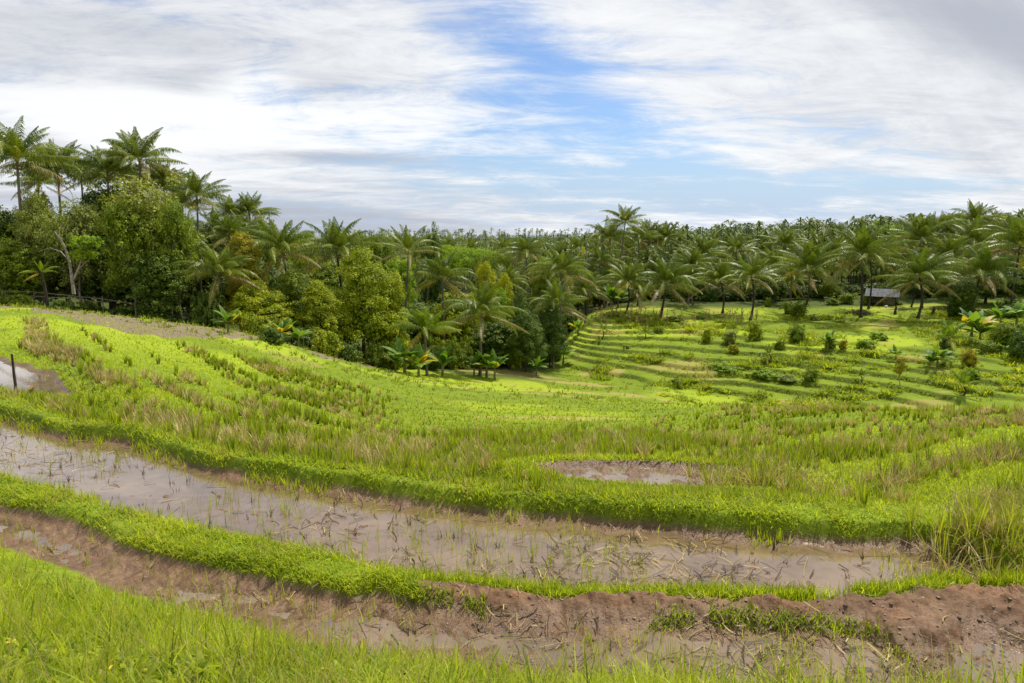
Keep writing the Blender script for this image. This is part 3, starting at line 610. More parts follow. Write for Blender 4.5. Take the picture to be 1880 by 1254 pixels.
def tube(path, rads, ns=8):
    path = np.asarray(path, float); n = len(path); T_ = np.gradient(path, axis=0); T_ /= np.linalg.norm(T_, axis=1)[:, None]
    ref = np.array([1.0, .13, 0]); A_ = np.cross(T_, ref); A_ /= np.linalg.norm(A_, axis=1)[:, None]; B_ = np.cross(T_, A_)
    th = np.arange(ns)*2*math.pi/ns
    V_ = path[:, None]+(A_[:, None]*np.cos(th)[None, :, None]+B_[:, None]*np.sin(th)[None, :, None])*np.asarray(rads)[:, None, None]
    i, j = np.meshgrid(np.arange(n-1), np.arange(ns), indexing='ij'); j2 = (j+1) % ns
    Fq = np.stack([i*ns+j, i*ns+j2, (i+1)*ns+j2, (i+1)*ns+j], -1).reshape(-1, 4)
    return V_.reshape(-1, 3), Fq
def trunk_mesh(seed, mat, lean=.4):
    r = np.random.default_rng(seed); t = np.linspace(0, 1, 14); a = r.uniform(0, 6.28); off = lean*(t-t**2*.0)*r.uniform(.3, 1)
    bow = np.sin(t*math.pi)*r.normal(0, .25); th = r.uniform(0, 6.28)
    path = np.stack([bow*np.cos(a), bow*np.sin(a), t], 1)
    rad = .17-.055*t+.10*np.exp(-t*14)+.006*np.sin(np.arange(14)*2.1)
    V_, Fq = tube(np.stack([path[:, 0], path[:, 1], path[:, 2]*12], 1), rad, 9); V_[:, 2] /= 12
    return npmesh('palm_trunk', V_, Fq, mat, smooth=True, link=False)
CR = {'std': [palm_mesh(s) for s in (1, 2, 3, 4, 5)], 'droop': [palm_mesh(s, 28, 1.15, 4) for s in (11, 12, 13)],
      'sparse': [palm_mesh(21, 15, .9, 3, sparse=True)], 'young': [palm_mesh(31, 18, 1.0, 2, L0=4.4, mat=M_palmy), palm_mesh(32, 16, 1.0, 1, L0=4.4, mat=M_palmy)],
      'baby': [palm_mesh(41, 10, .8, 1, npair=20, mat=M_palmy, w=.26), palm_mesh(42, 9, .7, 1, npair=20, mat=M_palmy, w=.26)], 'low': [palm_mesh(s, 18, 1.0, 3, npair=16, w=.2) for s in (51, 52, 53)]}
TR = {'grey': [trunk_mesh(1, M_trunk), trunk_mesh(2, M_trunk), trunk_mesh(5, M_trunk)], 'dark': [trunk_mesh(3, M_dark), trunk_mesh(4, M_dark)]}
_r = np.random.default_rng(5)
_nm = Acc()
def nuts_mesh():
    V0, F0 = [], []; n = 0
    for k in range(9):
        c = np.array([.32*math.cos(k*2.4), .32*math.sin(k*2.4), -.35-.12*(k % 3)])
        V_, Fq = tube([c+[0, 0, .15], c+[0, 0, .08], c, c-[0, 0, .09], c-[0, 0, .15]], [.03, .11, .14, .10, .02], 7)
        V0.append(V_); F0.append(Fq+n); n += len(V_)
    return npmesh('coconuts', np.concatenate(V0), np.concatenate(F0), M_nut, smooth=True, link=False)
M_nut, nt, b = newmat('coconut_husk'); b.inputs['Base Color'].default_value = (.16, .13, .03, 1); b.inputs['Roughness'].default_value = .5
n_ = noise(nt, nt.nodes.new('ShaderNodeTexCoord').outputs['Object'], 4, 3); nt.links.new(mixc(nt, n_.ramp(.35, .65), (.12, .13, .02), (.26, .16, .05)), b.inputs['Base Color'])
ME_nuts = nuts_mesh()
def palm(px, Yc, y, rp, kind='std', trunk='grey', label='', group=None, nuts=False, lean=None, rz=None, name='coconut_palm'):
    xc = float(xfac(px, Yc)*y); zc = float(-tdep(Yc)*y); ln = _r.normal(0, .06) if lean is None else lean
    s = rp*y/F/4.8
    x0 = xc; 
    for _ in range(2): g = gz(x0, y); x0 = xc-ln*(zc-g)
    g = gz(x0, y)-.08; h = max(zc-g, .25)
    o = empty(name, (x0, y, g)); tag(o, label, 'palm tree', group)
    tm_ = random.choice(TR[trunk]); t = mob('trunk', tm_, o); k = np.clip(s, .75, 1.1) if h > 3 else min(.9, s*1.8)
    t.scale = (k, k, h); M = Matrix.Identity(4)
    # lean by shearing is not available on objects: rotate the whole plant instead
    o.rotation_euler = (_r.normal(0, .01), math.atan(ln), 0)
    c = mob('crown', random.choice(CR[kind]), o, (0, 0, h*1.0)); c.scale = (s, s, s); c.rotation_euler = (_r.normal(0, .06), _r.normal(0, .06), _r.uniform(0, 6.28) if rz is None else rz)
    if nuts: n2_ = mob('coconut_cluster', ME_nuts, o, (0, 0, h)); n2_.scale = (s*1.1, s*1.1, s*1.1)
    return o

# ------------------------------------------------------------------ broadleaf crowns
def leaves(acc, c, nrm, size, r, asp=.55, clump=None, cup=.15):
    n = len(c); nrm = nrm/(np.linalg.norm(nrm, axis=1)[:, None]+1e-9); rv = r.normal(size=(n, 3)); a = np.cross(nrm, rv); a /= np.linalg.norm(a, axis=1)[:, None]+1e-9
    b_ = np.cross(nrm, a); s = size*r.uniform(.6, 1.25, n); a = a*s[:, None]*.5; b_ = b_*s[:, None]*.5*asp
    V_ = np.stack([c-a, c+b_-nrm*(s*cup)[:, None]*.3, c+a, c-b_-nrm*(s*cup)[:, None]*.3], 1).reshape(-1, 3)
    Fq = np.arange(n*4).reshape(-1, 4)
    acc.add((V_, Fq, dict(rnd=np.repeat(r.random(n), 4), clump=np.repeat(clump, 4), dead=np.zeros(n*4))))
def crown(seed, env, npuff, per, pr, ls, asp=.55, fill=.25, jag=.25, flat=1.0, shell=.55, droop=0):
    """env: list of ellipsoids (cx,cy,cz,rx,ry,rz)"""
    r = np.random.default_rng(seed); env = np.array(env, float); vol = env[:, 3]*env[:, 4]*env[:, 5]; acc = Acc()
    pick = r.choice(len(env), npuff, p=vol**.67/np.sum(vol**.67)); d = r.normal(size=(npuff, 3)); d /= np.linalg.norm(d, axis=1)[:, None]; d[:, 2] = np.where(d[:, 2] < -.5, -d[:, 2], d[:, 2])
    rr = r.uniform(shell, 1, npuff)**.6*(1+r.normal(0, jag*.4, npuff)); c = env[pick, :3]+d*env[pick, 3:]*rr[:, None]
    prs = pr*r.uniform(.6, 1.35, npuff); cl = np.clip(r.normal(.5, .25, npuff), 0, 1)
    n = npuff*per; q = r.normal(size=(n, 3)); q /= np.linalg.norm(q, axis=1)[:, None]; q[:, 2] = np.where(q[:, 2] < -.3, -q[:, 2], q[:, 2])
    R_ = np.repeat(prs, per)*r.uniform(.45, 1.05, n); P_ = np.repeat(c, per, 0)+q*R_[:, None]*[1, 1, flat]
    if droop: P_[:, 2] -= droop*r.random(n)**2
    leaves(acc, P_, q*.8+np.repeat(d, per, 0)*.3+[0, 0, .35]+r.normal(0, .45, (n, 3)), ls, r, asp, np.repeat(cl, per))
    ni = int(n*fill); q = r.normal(size=(ni, 3)); q /= np.linalg.norm(q, axis=1)[:, None]; pk = r.choice(len(env), ni, p=vol/np.sum(vol))
    leaves(acc, env[pk, :3]+q*env[pk, 3:]*(r.random(ni)**.5*.85)[:, None], q+r.normal(0, .6, (ni, 3)), ls*1.7, r, .8, np.full(ni, .2))
    return acc, c
def limbs(seed, env_c, h0, r0, mat, puffs, n=9, name='trunk', wob=.25):
    r = np.random.default_rng(seed); V0, F0, m = [], [], 0
    def add(p, rad, ns=7):
        nonlocal m
        V_, Fq = tube(p, rad, ns); V0.append(V_); F0.append(Fq+m); m += len(V_)
    t = np.linspace(0, 1, 8)[:, None]; top = np.array(env_c, float); p = t*top+np.c_[r.normal(0, wob*.4, 8), r.normal(0, wob*.4, 8), np.zeros(8)]*(t*(1-t)*4); p[0] = 0
    p = np.vstack([[p[0]-[0, 0, .25]], p]); add(p, np.concatenate([[r0*1.3], r0*(1.15-np.linspace(0, 1, 8)*.85)]))
    for k in r.choice(len(puffs), min(n, len(puffs)), replace=False):
        s = r.uniform(.25, .85); i = 1+int(s*7); a = p[i]; e = puffs[k]; tt = np.linspace(0, 1, 6)[:, None]
        q = a*(1-tt)+e*tt+np.c_[r.normal(0, wob*.3, 6), r.normal(0, wob*.3, 6), np.sin(np.linspace(0, 1, 6)*math.pi)*r.uniform(-.1, .5)]*(tt*(1-tt)*4)
        q[0] = a; add(q, r0*(.5-np.linspace(0, 1, 6)*.42)*(1.1-s*.5), 5)
    return npmesh(name, np.concatenate(V0), np.concatenate(F0), mat, smooth=True, link=False)
def lm(name, *cols, tr=.3, **k): return leafmat(name, cols, tr, .5, .2, **k)
M_clove = lm('olive_leaf', (.08, .125, .008), (.27, .335, .012), (.58, .60, .025))
M_yel = lm('yellow_olive_leaf', (.10, .11, .010), (.32, .29, .014), (.56, .48, .03))
M_green = lm('green_leaf', (.06, .10, .010), (.18, .25, .018), (.38, .45, .04))
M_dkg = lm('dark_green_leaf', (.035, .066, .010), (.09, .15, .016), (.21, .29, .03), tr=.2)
M_grey = lm('grey_green_leaf', (.10, .13, .025), (.27, .31, .06), (.46, .50, .14))
M_brt = lm('bright_green_leaf', (.08, .15, .010), (.22, .34, .016), (.40, .50, .03), tr=.4)
M_lime = lm('lime_leaf', (.16, .19, .008), (.36, .38, .010), (.55, .52, .02), tr=.4)
KINDS = {}
def kind(name, seeds, env, top, r0, mat, bark, nl=9, **kw):
    out = []
    for s in seeds:
        acc, pf = crown(s, env, **kw); out.append((acc.build('tree_crown', mat, link=False), limbs(s, top, 0, r0, bark, pf, nl)))
    KINDS[name] = out
# heights are in metres for a 10 m tree
kind('clove', (1, 2), [(0, 0, 3.6, 3.4, 3.4, 2.6), (0, 0, 6.0, 2.6, 2.6, 2.6), (0, 0, 8.0, 1.5, 1.5, 1.8)], (0, 0, 8.5), .16, M_clove, M_dark, npuff=190, per=115, pr=.66, ls=.19, fill=.12, shell=.88)
kind('clove_slim', (3, 4), [(0, 0, 3.6, 2.2, 2.2, 3.0), (0, 0, 7.2, 1.5, 1.5, 2.5)], (0, 0, 8.5), .14, M_clove, M_dark, npuff=150, per=90, pr=.52, ls=.18, fill=.15, shell=.8)
kind('round', (5, 6, 7), [(0, 0, 6.2, 3.4, 3.2, 3.0), (1.4, .5, 7.6, 2.0, 2.0, 1.8), (-1.6, -.3, 5.2, 2.4, 2.2, 2.4), (.2, 0, 3.2, 3.0, 2.8, 2.2)], (0, 0, 7.5), .22, M_green, M_dark, npuff=260, per=60, pr=.62, ls=.26, fill=.18, shell=.6, jag=.5)
kind('airy', (8, 9), [(0, 0, 6.8, 3.2, 3.0, 2.8), (1.8, 0, 8.2, 1.6, 1.6, 1.4), (-2, .5, 6, 1.8, 1.8, 1.8), (.5, -.5, 4.0, 2.6, 2.4, 1.8)], (.4, 0, 7.5), .15, M_grey, M_pale, nl=22, npuff=300, per=56, pr=.60, ls=.20, fill=.06, shell=.3, jag=.7, asp=.7, droop=.4)
kind('feather', (10, 11), [(0, 0, 8.0, 5.0, 4.6, 1.2), (2.2, 0, 7.2, 2.8, 2.6, .9), (-2.4, .6, 7.0, 2.6, 2.6, .9)], (0, 0, 7.5), .22, M_brt, M_pale, nl=14, npuff=210, per=52, pr=.85, ls=.24, fill=.02, flat=.35, shell=.3, jag=.3)
kind('bush', (12, 13, 14), [(0, 0, .45, 1.0, 1.0, .75), (.35, .1, .8, .55, .55, .5), (-.45, -.1, .4, .6, .6, .5)], (0, 0, .7), .035, M_green, M_dark, nl=12, npuff=80, per=46, pr=.27, ls=.15, fill=.15, shell=.35, jag=1.2)
kind('sapling', (15, 16), [(0, 0, 1.9, .55, .55, .65), (.1, 0, 1.3, .4, .4, .4)], (0, 0, 1.9), .035, M_yel, M_pale, nl=10, npuff=30, per=34, pr=.22, ls=.13, fill=.1, shell=.3, jag=.6)
_tr = np.random.default_rng(9)
def tree(k, px, Ytop, y, wpx, mat=None, label='', group=None, name='broadleaf_tree', cat='tree', base=None, deep=.0):
    """px, Ytop: where the crown top shows; wpx: crown half width in photo pixels; y: distance"""
    env_w = {'clove': 3.8, 'clove_slim': 2.5, 'round': 4.1, 'airy': 4.0, 'feather': 5.6, 'bush': 1.15, 'sapling': .65}[k]; env_h = {'clove': 10.0, 'clove_slim': 9.9, 'round': 9.7, 'airy': 9.8, 'feather': 9.4, 'bush': 1.45, 'sapling': 2.65}[k]
    x = float(xfac(px, Ytop)*y); zt = float(-tdep(Ytop)*y); g = gz(x, y)-deep-.05; h = max(zt-g, .3)
    w = wpx*y/F/env_w; hz = h/env_h
    cm, tm_ = KINDS[k][_tr.integers(len(KINDS[k]))]
    o = empty(name, (x, y, g)); tag(o, label, cat, group)
    o.rotation_euler = (0, 0, _tr.uniform(0, 6.28))
    t = mob('trunk' if k not in ('bush',) else 'stems', tm_, o); c = mob('crown' if k != 'bush' else 'foliage', cm, o)
    for q in (t, c): q.scale = (w, w, hz)
    if mat is not None: c.material_slots[0].link = 'OBJECT'; c.material_slots[0].material = mat
    return o
def shrub(px, Yb, rp, mat=None, label='', group=None, hp=None, y=None, name='shrub', dx_=0):
    """sits on the ground at photo point (px, Yb)"""
    if y is None: c = hit(px, Yb); y = c[1]
    Yt = Yb-(hp or rp*1.5); return tree('bush', px, Yt, float(y), rp, mat, label, group, name, 'bush')

# ------------------------------------------------------------------ banana plants
M_ban = lm('banana_leaf', (.05, .11, .015), (.12, .22, .025), (.25, .36, .05), tr=.4, dead=(.55, .38, .02)); M_bstem = barkmat('banana_stem', (.10, .10, .03), (.26, .24, .09), 7)
def banana_mesh(seed, n=13, yellow=0, L0=1.9):
    r = np.random.default_rng(seed); acc = Acc()
    for k in range(n):
        az = k*2.4+r.normal(0, .3); e0 = math.radians(r.uniform(45, 82)-25*(k > n*.6)); bend = r.uniform(.7, 1.6); K = 9; t = np.linspace(0, 1, K+1); el = e0-bend*t**1.3; L_ = L0*r.uniform(.75, 1.1)
        hx = np.concatenate([[0], np.cumsum(np.cos(el[:-1]))])*L_/K; hz = np.concatenate([[0], np.cumsum(np.sin(el[:-1]))])*L_/K
        P_ = np.stack([hx*math.cos(az), hx*math.sin(az), hz], 1); S_ = np.array([-math.sin(az), math.cos(az), 0]); w = .34*np.clip(np.sin(np.clip((t-.12)/.88, 0, 1)**.8*math.pi)+.04, .03, 1)*(t > .1)+.025
        up = np.c_[-np.sin(el)*math.cos(az), -np.sin(el)*math.sin(az), np.cos(el)]
        tear = 1-.25*r.random(K+1)
        V_ = np.stack([P_+S_*(w*tear)[:, None]-up*(w*.35)[:, None], P_, P_-S_*(w*tear)[:, None]-up*(w*.35)[:, None]], 1).reshape(-1, 3); q = np.arange(K)*3
        Fq = np.concatenate([np.stack([q, q+1, q+4, q+3], 1), np.stack([q+1, q+2, q+5, q+4], 1)]); m = len(V_)
        de = 1.0 if k < yellow else (r.uniform(.3, .8) if k == n-1 else 0)
        acc.add((V_, Fq, dict(rnd=np.full(m, r.random()), clump=np.full(m, r.random()), dead=np.full(m, de))))
    return acc.build('banana_leaves', M_ban, link=False)
BAN = [banana_mesh(s) for s in (1, 2, 3)]; BANY = [banana_mesh(5, 11, 3), banana_mesh(6, 10, 2)]
BST = npmesh('banana_stem', *tube([(0, 0, -.1), (0, 0, .3), (.01, .02, .7), (0, 0, 1.05)], [.13, .11, .09, .05], 8), M_bstem, smooth=True, link=False)
def banana(px, Yc, y, rp, yellow=False, label='', group=None, hst=None):
    y = min(y, float(hit(px, Yc+rp*.75)[1])); x = float(xfac(px, Yc)*y); zc = float(-tdep(Yc)*y); g = gz(x, y)-.05; s = rp*y/F/1.45; h = min(max(zc-g, .3), s*1.0)
    o = empty('banana_plant', (x, y, g)); tag(o, label, 'banana plant', group)
    st = mob('stem', BST, o); st.scale = (s, s, h); c = mob('leaves', random.choice(BANY if yellow else BAN), o, (0, 0, h)); c.scale = (s,)*3; c.rotation_euler = (0, 0, random.uniform(0, 6.28))
    return o
# ------------------------------------------------------------------ planting: coconut palms
GL = 'coconut palms above the left wood'
for a in [
 (30,296,61,92,'std','grey',"tall palm at the left edge, the nearest and largest crown above the left wood",GL,1),
 (108,318,66,74,'std','grey',"palm right beside the tall left-edge palm, slightly lower crown",GL,1),
 (150,318,74,44,'std','grey',"smaller palm half hidden between the second and third tall palms at left",GL,0),
 (196,318,67,66,'std','grey',"third tall palm from the left edge, upright central fronds above the wood",GL,0),
 (256,296,67,74,'std','grey',"dark full-crowned palm, rightmost of the four highest crowns at left",GL,1),
 (316,340,74,44,'std','grey',"low palm crown behind the airy grey-green tree, just right of the highest four",GL,0),
 (362,362,66,60,'std','grey',"palm with a dark visible trunk standing alone right of the airy grey-green tree",GL,1),
 (424,396,78,46,'std','grey',"palm in front of the sky, left neighbour of the outermost palm of the left wood",GL,0),
 (458,392,79,50,'std','grey',"outermost palm of the left wood, its fronds drooping right against the sky",GL,0),
 (395,425,70,56,'droop','grey',"palm with pale arching fronds low behind the two outer sky-line palms",GL,0),
 (445,432,72,54,'droop','grey',"palm squeezed behind the yellow-olive tree top",GL,0),
 (348,482,62,62,'droop','dark',"low palm drooping over the dark shade at the right end of the left wood",GL,0),
 (402,500,59,72,'droop','dark',"low palm with sunlit grey-yellow fronds hanging left of the yellow-olive tree",GL,0),
 (300,330,70,40,'std','grey',"small palm crown in the gap between the airy tree and the highest palms",GL,0)]:
    palm(a[0], a[1], a[2], a[3], a[4], a[5], a[6], a[7], bool(a[8]), lean=.02)
for px, Yc, y, rp, l in [(72, 336, 72, 52, "small palm between the left-edge palm and its right neighbour"), (228, 332, 73, 52, "small palm tucked under the third and fourth high palms"), (288, 345, 71, 50, "small palm directly right of the rightmost high crown"), (335, 378, 74, 44, "low small palm just left of the lone dark-trunked palm"), (420, 432, 66, 48, "small palm left of the yellow-olive tree top, below the sky-line pair")]:
    palm(px, Yc, y, rp, 'std', 'grey', l, GL)
GM = 'coconut palms among the middle trees'
for a in [
 (518,462,65,78,'std','dark',"palm rising behind the yellow-olive tree, brown dead fronds hanging at its neck",GM,1),
 (618,462,70,78,'std','dark',"palm directly left of and behind the big olive-green round tree",GM,1),
 (750,462,75,72,'sparse','grey',"thin ragged palm with few stiff fronds and a pale trunk, right of the olive tree",GM,0),
 (812,512,76,66,'droop','grey',"low palm with grey drooping fronds between the ragged palm and the dark bushes",GM,0),
 (780,606,63,72,'young','grey',"bright yellow-green low palm in front, over the banana plants",GM,0),
 (884,576,68,78,'droop','grey',"broad grey-green low palm beside the glossy dark round bush",GM,0),
 (1022,560,80,62,'droop','grey',"palm at the edge of the terraces leaning over the dark bushes",GM,0),
 (1030,500,88,66,'droop','grey',"full palm with orange-tipped fronds behind the terrace edge",GM,1),
 (965,462,108,46,'droop','grey',"solitary mid-distance palm with hanging fronds left of the tall one",GM,0),
 (930,520,92,46,'std','grey',"small palm between the lime-yellow treetops and the orange-tipped palm",GM,0)]:
    palm(*a[:4], a[4], a[5], a[6], a[7], bool(a[8]))
GF = 'coconut palms in the front row along the terraces'
for a in [
 (1075,534,99,46,'std','dark',"leftmost front-row palm with a thin black trunk above the dry maize",0,0),
 (1152,520,99,56,'std','dark',"front-row palm behind the dry maize, second from the left",0,0),
 (1172,535,109,40,'std','dark',"short-trunked palm set back just right of the second front-row palm",0,0),
 (1222,520,99,68,'droop','dark',"broad flat-crowned front-row palm at the right end of the dense dry maize",1,0),
 (1322,516,103,56,'std','dark',"front-row palm in the middle, alone right of the broad flat-crowned one",1,0),
 (1380,510,98,58,'std','dark',"front-row palm next left of the dark bush on the green shelf",1,0),
 (1484,494,101,70,'std','dark',"front-row palm above the dark conifer-like bush",1,0),
 (1584,470,98,74,'std','dark',"tallest front-row palm, black trunk just left of the shed",1,0),
 (1596,470,106,48,'std','dark',"thinner palm growing right behind the tallest front-row palm",0,0),
 (1688,510,97,72,'std','dark',"leaning front-row palm right of the shed with flat spreading fronds",1,.04),
 (1676,520,106,40,'droop','dark',"brown-skirted palm trunk behind the leaning palm by the shed",0,0),
 (1800,502,98,76,'droop','dark',"front-row palm with wide grey-gold fronds at the right before the dark thicket",1,0),
 (1872,452,100,86,'droop','dark',"big golden-fronded palm cut by the right edge of the view",1,0)]:
    palm(a[0], a[1], a[2], a[3], a[4], a[5], a[6], 'front row palms', bool(a[7]), lean=-a[8] if a[8] else None)
GB = 'coconut palms on the slope behind the front row'
for a in [
 (1148,408,116,42,'std','grey',"very tall slender palm standing clear above the horizon in the centre"),
 (1120,440,120,52,'droop','grey',"bushy drooping palm touching the tall central palm on its left"),
 (1172,440,124,42,'droop','grey',"drooping palm touching the tall central palm on its right"),
 (1192,434,128,42,'std','grey',"palm with an upright brush of fronds, first right of the tall central palm"),
 (1222,438,126,40,'std','grey',"palm with swept fronds, second right of the tall central palm"),
 (1290,468,120,48,'std','grey',"palm behind the gap between the broad flat crown and the middle one"),
 (1270,490,112,46,'std','grey',"palm crown filling in right behind the broad flat-crowned palm"),
 (1352,462,125,46,'std','grey',"palm behind and between the two middle front-row palms"),
 (1420,486,116,46,'droop','grey',"palm behind, left of the conifer-like bush palm"),
 (1440,450,130,44,'std','grey',"palm behind and above, left of the bush palm"),
 (1530,468,122,44,'std','grey',"palm behind, between the bush palm and the tallest front-row palm"),
 (1690,442,120,66,'std','grey',"grey sunlit palm on the slope above the shed"),
 (1650,452,130,46,'droop','grey',"palm on the slope up left of the grey sunlit one"),
 (1790,406,128,48,'std','grey',"high palm with a tall brush of fronds on the right skyline"),
 (1790,448,118,66,'droop','grey',"palm with golden lower fronds below the right skyline brush palm"),
 (1742,470,114,52,'std','grey',"palm between the leaning palm and the golden one on the right slope"),
 (1850,430,130,50,'droop','grey',"palm behind the big one cut by the right edge"),
 (1730,425,140,46,'std','grey',"olive palm high on the right slope under the skyline"),
 (1100,478,110,44,'droop','grey',"palm just below the drooping one beside the tall central palm")]:
    palm(a[0], a[1], a[2], a[3], a[4], a[5], a[6], GB)
fr_ = np.random.default_rng(12)
used = []
def free(px, Y, dmin):
    for a, b_ in used:
        if (a-px)**2+((b_-Y)*1.4)**2 < dmin**2: return False
    used.append((px, Y)); return True
n = 0
while n < 62:
    px = fr_.uniform(1060, 1900); Yc = fr_.uniform(440, 520)-(px > 1500)*18
    if not free(px, Yc, 30): continue
    y = 108+(520-Yc)*.75+fr_.uniform(-3, 8)
    palm(px, Yc, y, 44*105/y*fr_.uniform(.9, 1.2), random.choice(['std', 'droop', 'std', 'low']), 'grey', 'coconut palm packed in the dense grove behind the front row', 'packed grove palms'); n += 1
used.clear(); n = 0
while n < 30:
    px = fr_.uniform(1430, 1900); Yc = 428-(px-1430)*.055+fr_.uniform(-8, 18)
    if not free(px, Yc, 15): continue
    palm(px, Yc, fr_.uniform(165, 215), fr_.uniform(17, 24), 'low', 'grey', 'small distant palm standing along the right-hand hill crest', 'crest palms'); n += 1
used.clear(); n = 0
while n < 22:
    px = fr_.uniform(640, 1060); Yc = fr_.uniform(455, 500)
    if not free(px, Yc, 30): continue
    palm(px, Yc, 100+(505-Yc)*1.3, 38, random.choice(['low', 'droop']), 'grey', 'coconut palm half buried in the hollow behind the middle trees', 'hollow palms'); n += 1

# ------------------------------------------------------------------ broadleaf trees of the middle clump
tree('clove', 662, 460, 66, 72, M_clove, "big round-topped olive-green tree in the centre of the clump, black trunk at its foot", name='clove_tree')
tree('clove_slim', 447, 428, 63, 42, M_yel, "yellow-olive conical tree at the left end of the clump", name='clove_tree')
tree('clove', 470, 520, 60, 66, M_clove, "olive tree at the foot of the yellow-olive conical one", name='clove_tree')
tree('clove_slim', 535, 497, 64, 46, M_green, "green rounded tree between the yellow-olive tree and the big round-topped one", name='clove_tree')
tree('clove', 585, 520, 63, 52, M_clove, "bushy olive tree leaning on the left side of the big round-topped tree", name='clove_tree')
tree('clove_slim', 720, 500, 68, 34, M_clove, "narrow shoulder tree at the right side of the big round-topped tree", name='clove_tree')
tree('bush', 458, 572, 57, 24, M_clove, "small olive bush at the foot of the clump's left end", name='shrub', cat='bush')
tree('bush', 375, 528, 58, 34, M_dkg, "dark round bush under the drooping palm at the end of the left wood", name='shrub', cat='bush')
tree('clove', 966, 572, 74, 40, M_dkg, "dark glossy dense round tree in the right part of the clump", name='broadleaf_tree')
tree('clove', 1010, 560, 80, 40, M_dkg, "dark tree behind the glossy round one at the terrace edge", name='broadleaf_tree')
tree('clove', 955, 540, 79, 34, M_dkg, "small dark tree above the glossy round one", name='broadleaf_tree')
tree('clove_slim', 893, 482, 82, 30, M_lime, "lime-yellow treetop sticking out left behind the dark bushes", name='broadleaf_tree')
tree('clove_slim', 928, 503, 80, 24, M_lime, "lime-yellow treetop right of the taller lime one", name='broadleaf_tree')
tree('clove_slim', 920, 528, 78, 26, M_brt, "bright green treetop just under the two lime-yellow ones", name='broadleaf_tree')
tree('round', 838, 540, 78, 56, M_clove, "olive thicket tree behind the bright low palm", name='broadleaf_tree')
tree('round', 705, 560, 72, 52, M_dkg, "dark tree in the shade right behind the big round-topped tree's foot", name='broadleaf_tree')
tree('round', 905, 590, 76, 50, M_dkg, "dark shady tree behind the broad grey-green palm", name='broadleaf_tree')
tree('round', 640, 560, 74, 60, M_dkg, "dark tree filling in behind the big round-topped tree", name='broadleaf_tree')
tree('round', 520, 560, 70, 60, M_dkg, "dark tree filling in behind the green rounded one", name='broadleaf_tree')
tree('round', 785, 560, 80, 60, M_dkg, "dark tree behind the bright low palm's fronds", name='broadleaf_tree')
# behind the clump
for px, Yt, y, w, m, l in [
 (695,434,104,46,M_green,"green spreading tree on the skyline left of the ragged palm"), (650,430,120,34,M_clove,"brownish-olive treetop behind the palm left of the big tree"),
 (560,438,118,34,M_clove,"olive treetop seen between the two dark-trunked palms"), (790,422,116,26,M_dkg,"dark upright treetop right behind the ragged palm"),
 (730,478,92,40,M_brt,"bright green tree in the gap below the ragged palm"), (600,480,98,50,M_green,"green tree in the gap left of the big tree's top"),
 (1076,462,112,22,M_lime,"lime-yellow treetop beside the bare tree"), (1000,478,106,30,M_green,"green treetop between the palms of the hollow")]:
    tree('round', px, Yt, y, w, m, l)
for px, Yt, y, w, l in [(862,452,118,66,"wide flat feathery bright-green tree in the hollow"), (905,462,108,44,"smaller feathery flat-topped tree right of the wide one"), (820,448,140,40,"feathery flat-topped tree left of the wide one"), (1000,470,125,34,"feathery flat-topped tree by the hanging-frond palm")]:
    tree('feather', px, Yt, y, w, M_brt if px != 905 else M_green, l)
for px, Yt, y, w, m, l in [(1620,412,150,48,M_brt,"bright green bushy treetop on the right hill, left part"), (1585,420,160,30,M_green,"green treetop left of the bright bushy one on the hill"), (1665,415,155,34,M_brt,"second bright green treetop on the right hill"),
 (1715,418,150,30,M_yel,"orange-olive treetop on the right hill"), (1760,412,150,36,M_green,"green treetop below the crest at the far right"), (1835,405,150,40,M_clove,"olive treetop at the crest near the right edge"),
 (1500,436,150,34,M_green,"green treetop right of the far palms"), (1310,428,170,30,M_green,"green treetop on the skyline right of centre"), (1365,428,185,34,M_dkg,"dark treetop on the skyline right of centre"), (1880,420,140,30,M_green,"green treetop cut by the right edge")]:
    tree('round', px, Yt, y, w, m, l)

# ------------------------------------------------------------------ left wood
for k, px, Yt, y, w, m, l in [
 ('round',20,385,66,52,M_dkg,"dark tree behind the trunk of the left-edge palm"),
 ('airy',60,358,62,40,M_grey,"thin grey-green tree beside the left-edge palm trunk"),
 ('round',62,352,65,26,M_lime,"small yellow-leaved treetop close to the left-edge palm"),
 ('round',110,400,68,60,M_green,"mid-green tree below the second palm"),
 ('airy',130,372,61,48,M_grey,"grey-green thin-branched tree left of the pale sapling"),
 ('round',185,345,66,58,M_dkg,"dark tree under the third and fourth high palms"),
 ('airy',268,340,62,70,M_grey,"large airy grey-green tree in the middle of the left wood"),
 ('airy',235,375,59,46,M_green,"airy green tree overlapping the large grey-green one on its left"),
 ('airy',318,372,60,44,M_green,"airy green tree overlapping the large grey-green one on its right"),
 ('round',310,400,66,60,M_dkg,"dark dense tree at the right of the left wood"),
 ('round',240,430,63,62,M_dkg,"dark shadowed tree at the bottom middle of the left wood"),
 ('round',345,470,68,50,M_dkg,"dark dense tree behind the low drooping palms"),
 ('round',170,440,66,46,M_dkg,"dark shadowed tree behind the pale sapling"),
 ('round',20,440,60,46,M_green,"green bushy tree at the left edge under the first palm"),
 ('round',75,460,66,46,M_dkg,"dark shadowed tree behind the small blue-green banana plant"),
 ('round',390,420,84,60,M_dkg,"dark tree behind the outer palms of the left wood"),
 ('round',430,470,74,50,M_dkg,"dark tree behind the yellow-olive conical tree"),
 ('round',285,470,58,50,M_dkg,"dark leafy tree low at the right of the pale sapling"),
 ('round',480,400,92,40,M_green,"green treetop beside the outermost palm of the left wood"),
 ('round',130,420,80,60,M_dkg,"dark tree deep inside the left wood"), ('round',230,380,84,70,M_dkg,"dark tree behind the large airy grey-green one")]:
    tree(k, px, Yt, y, w*1.25, m, l, group='trees of the left wood')
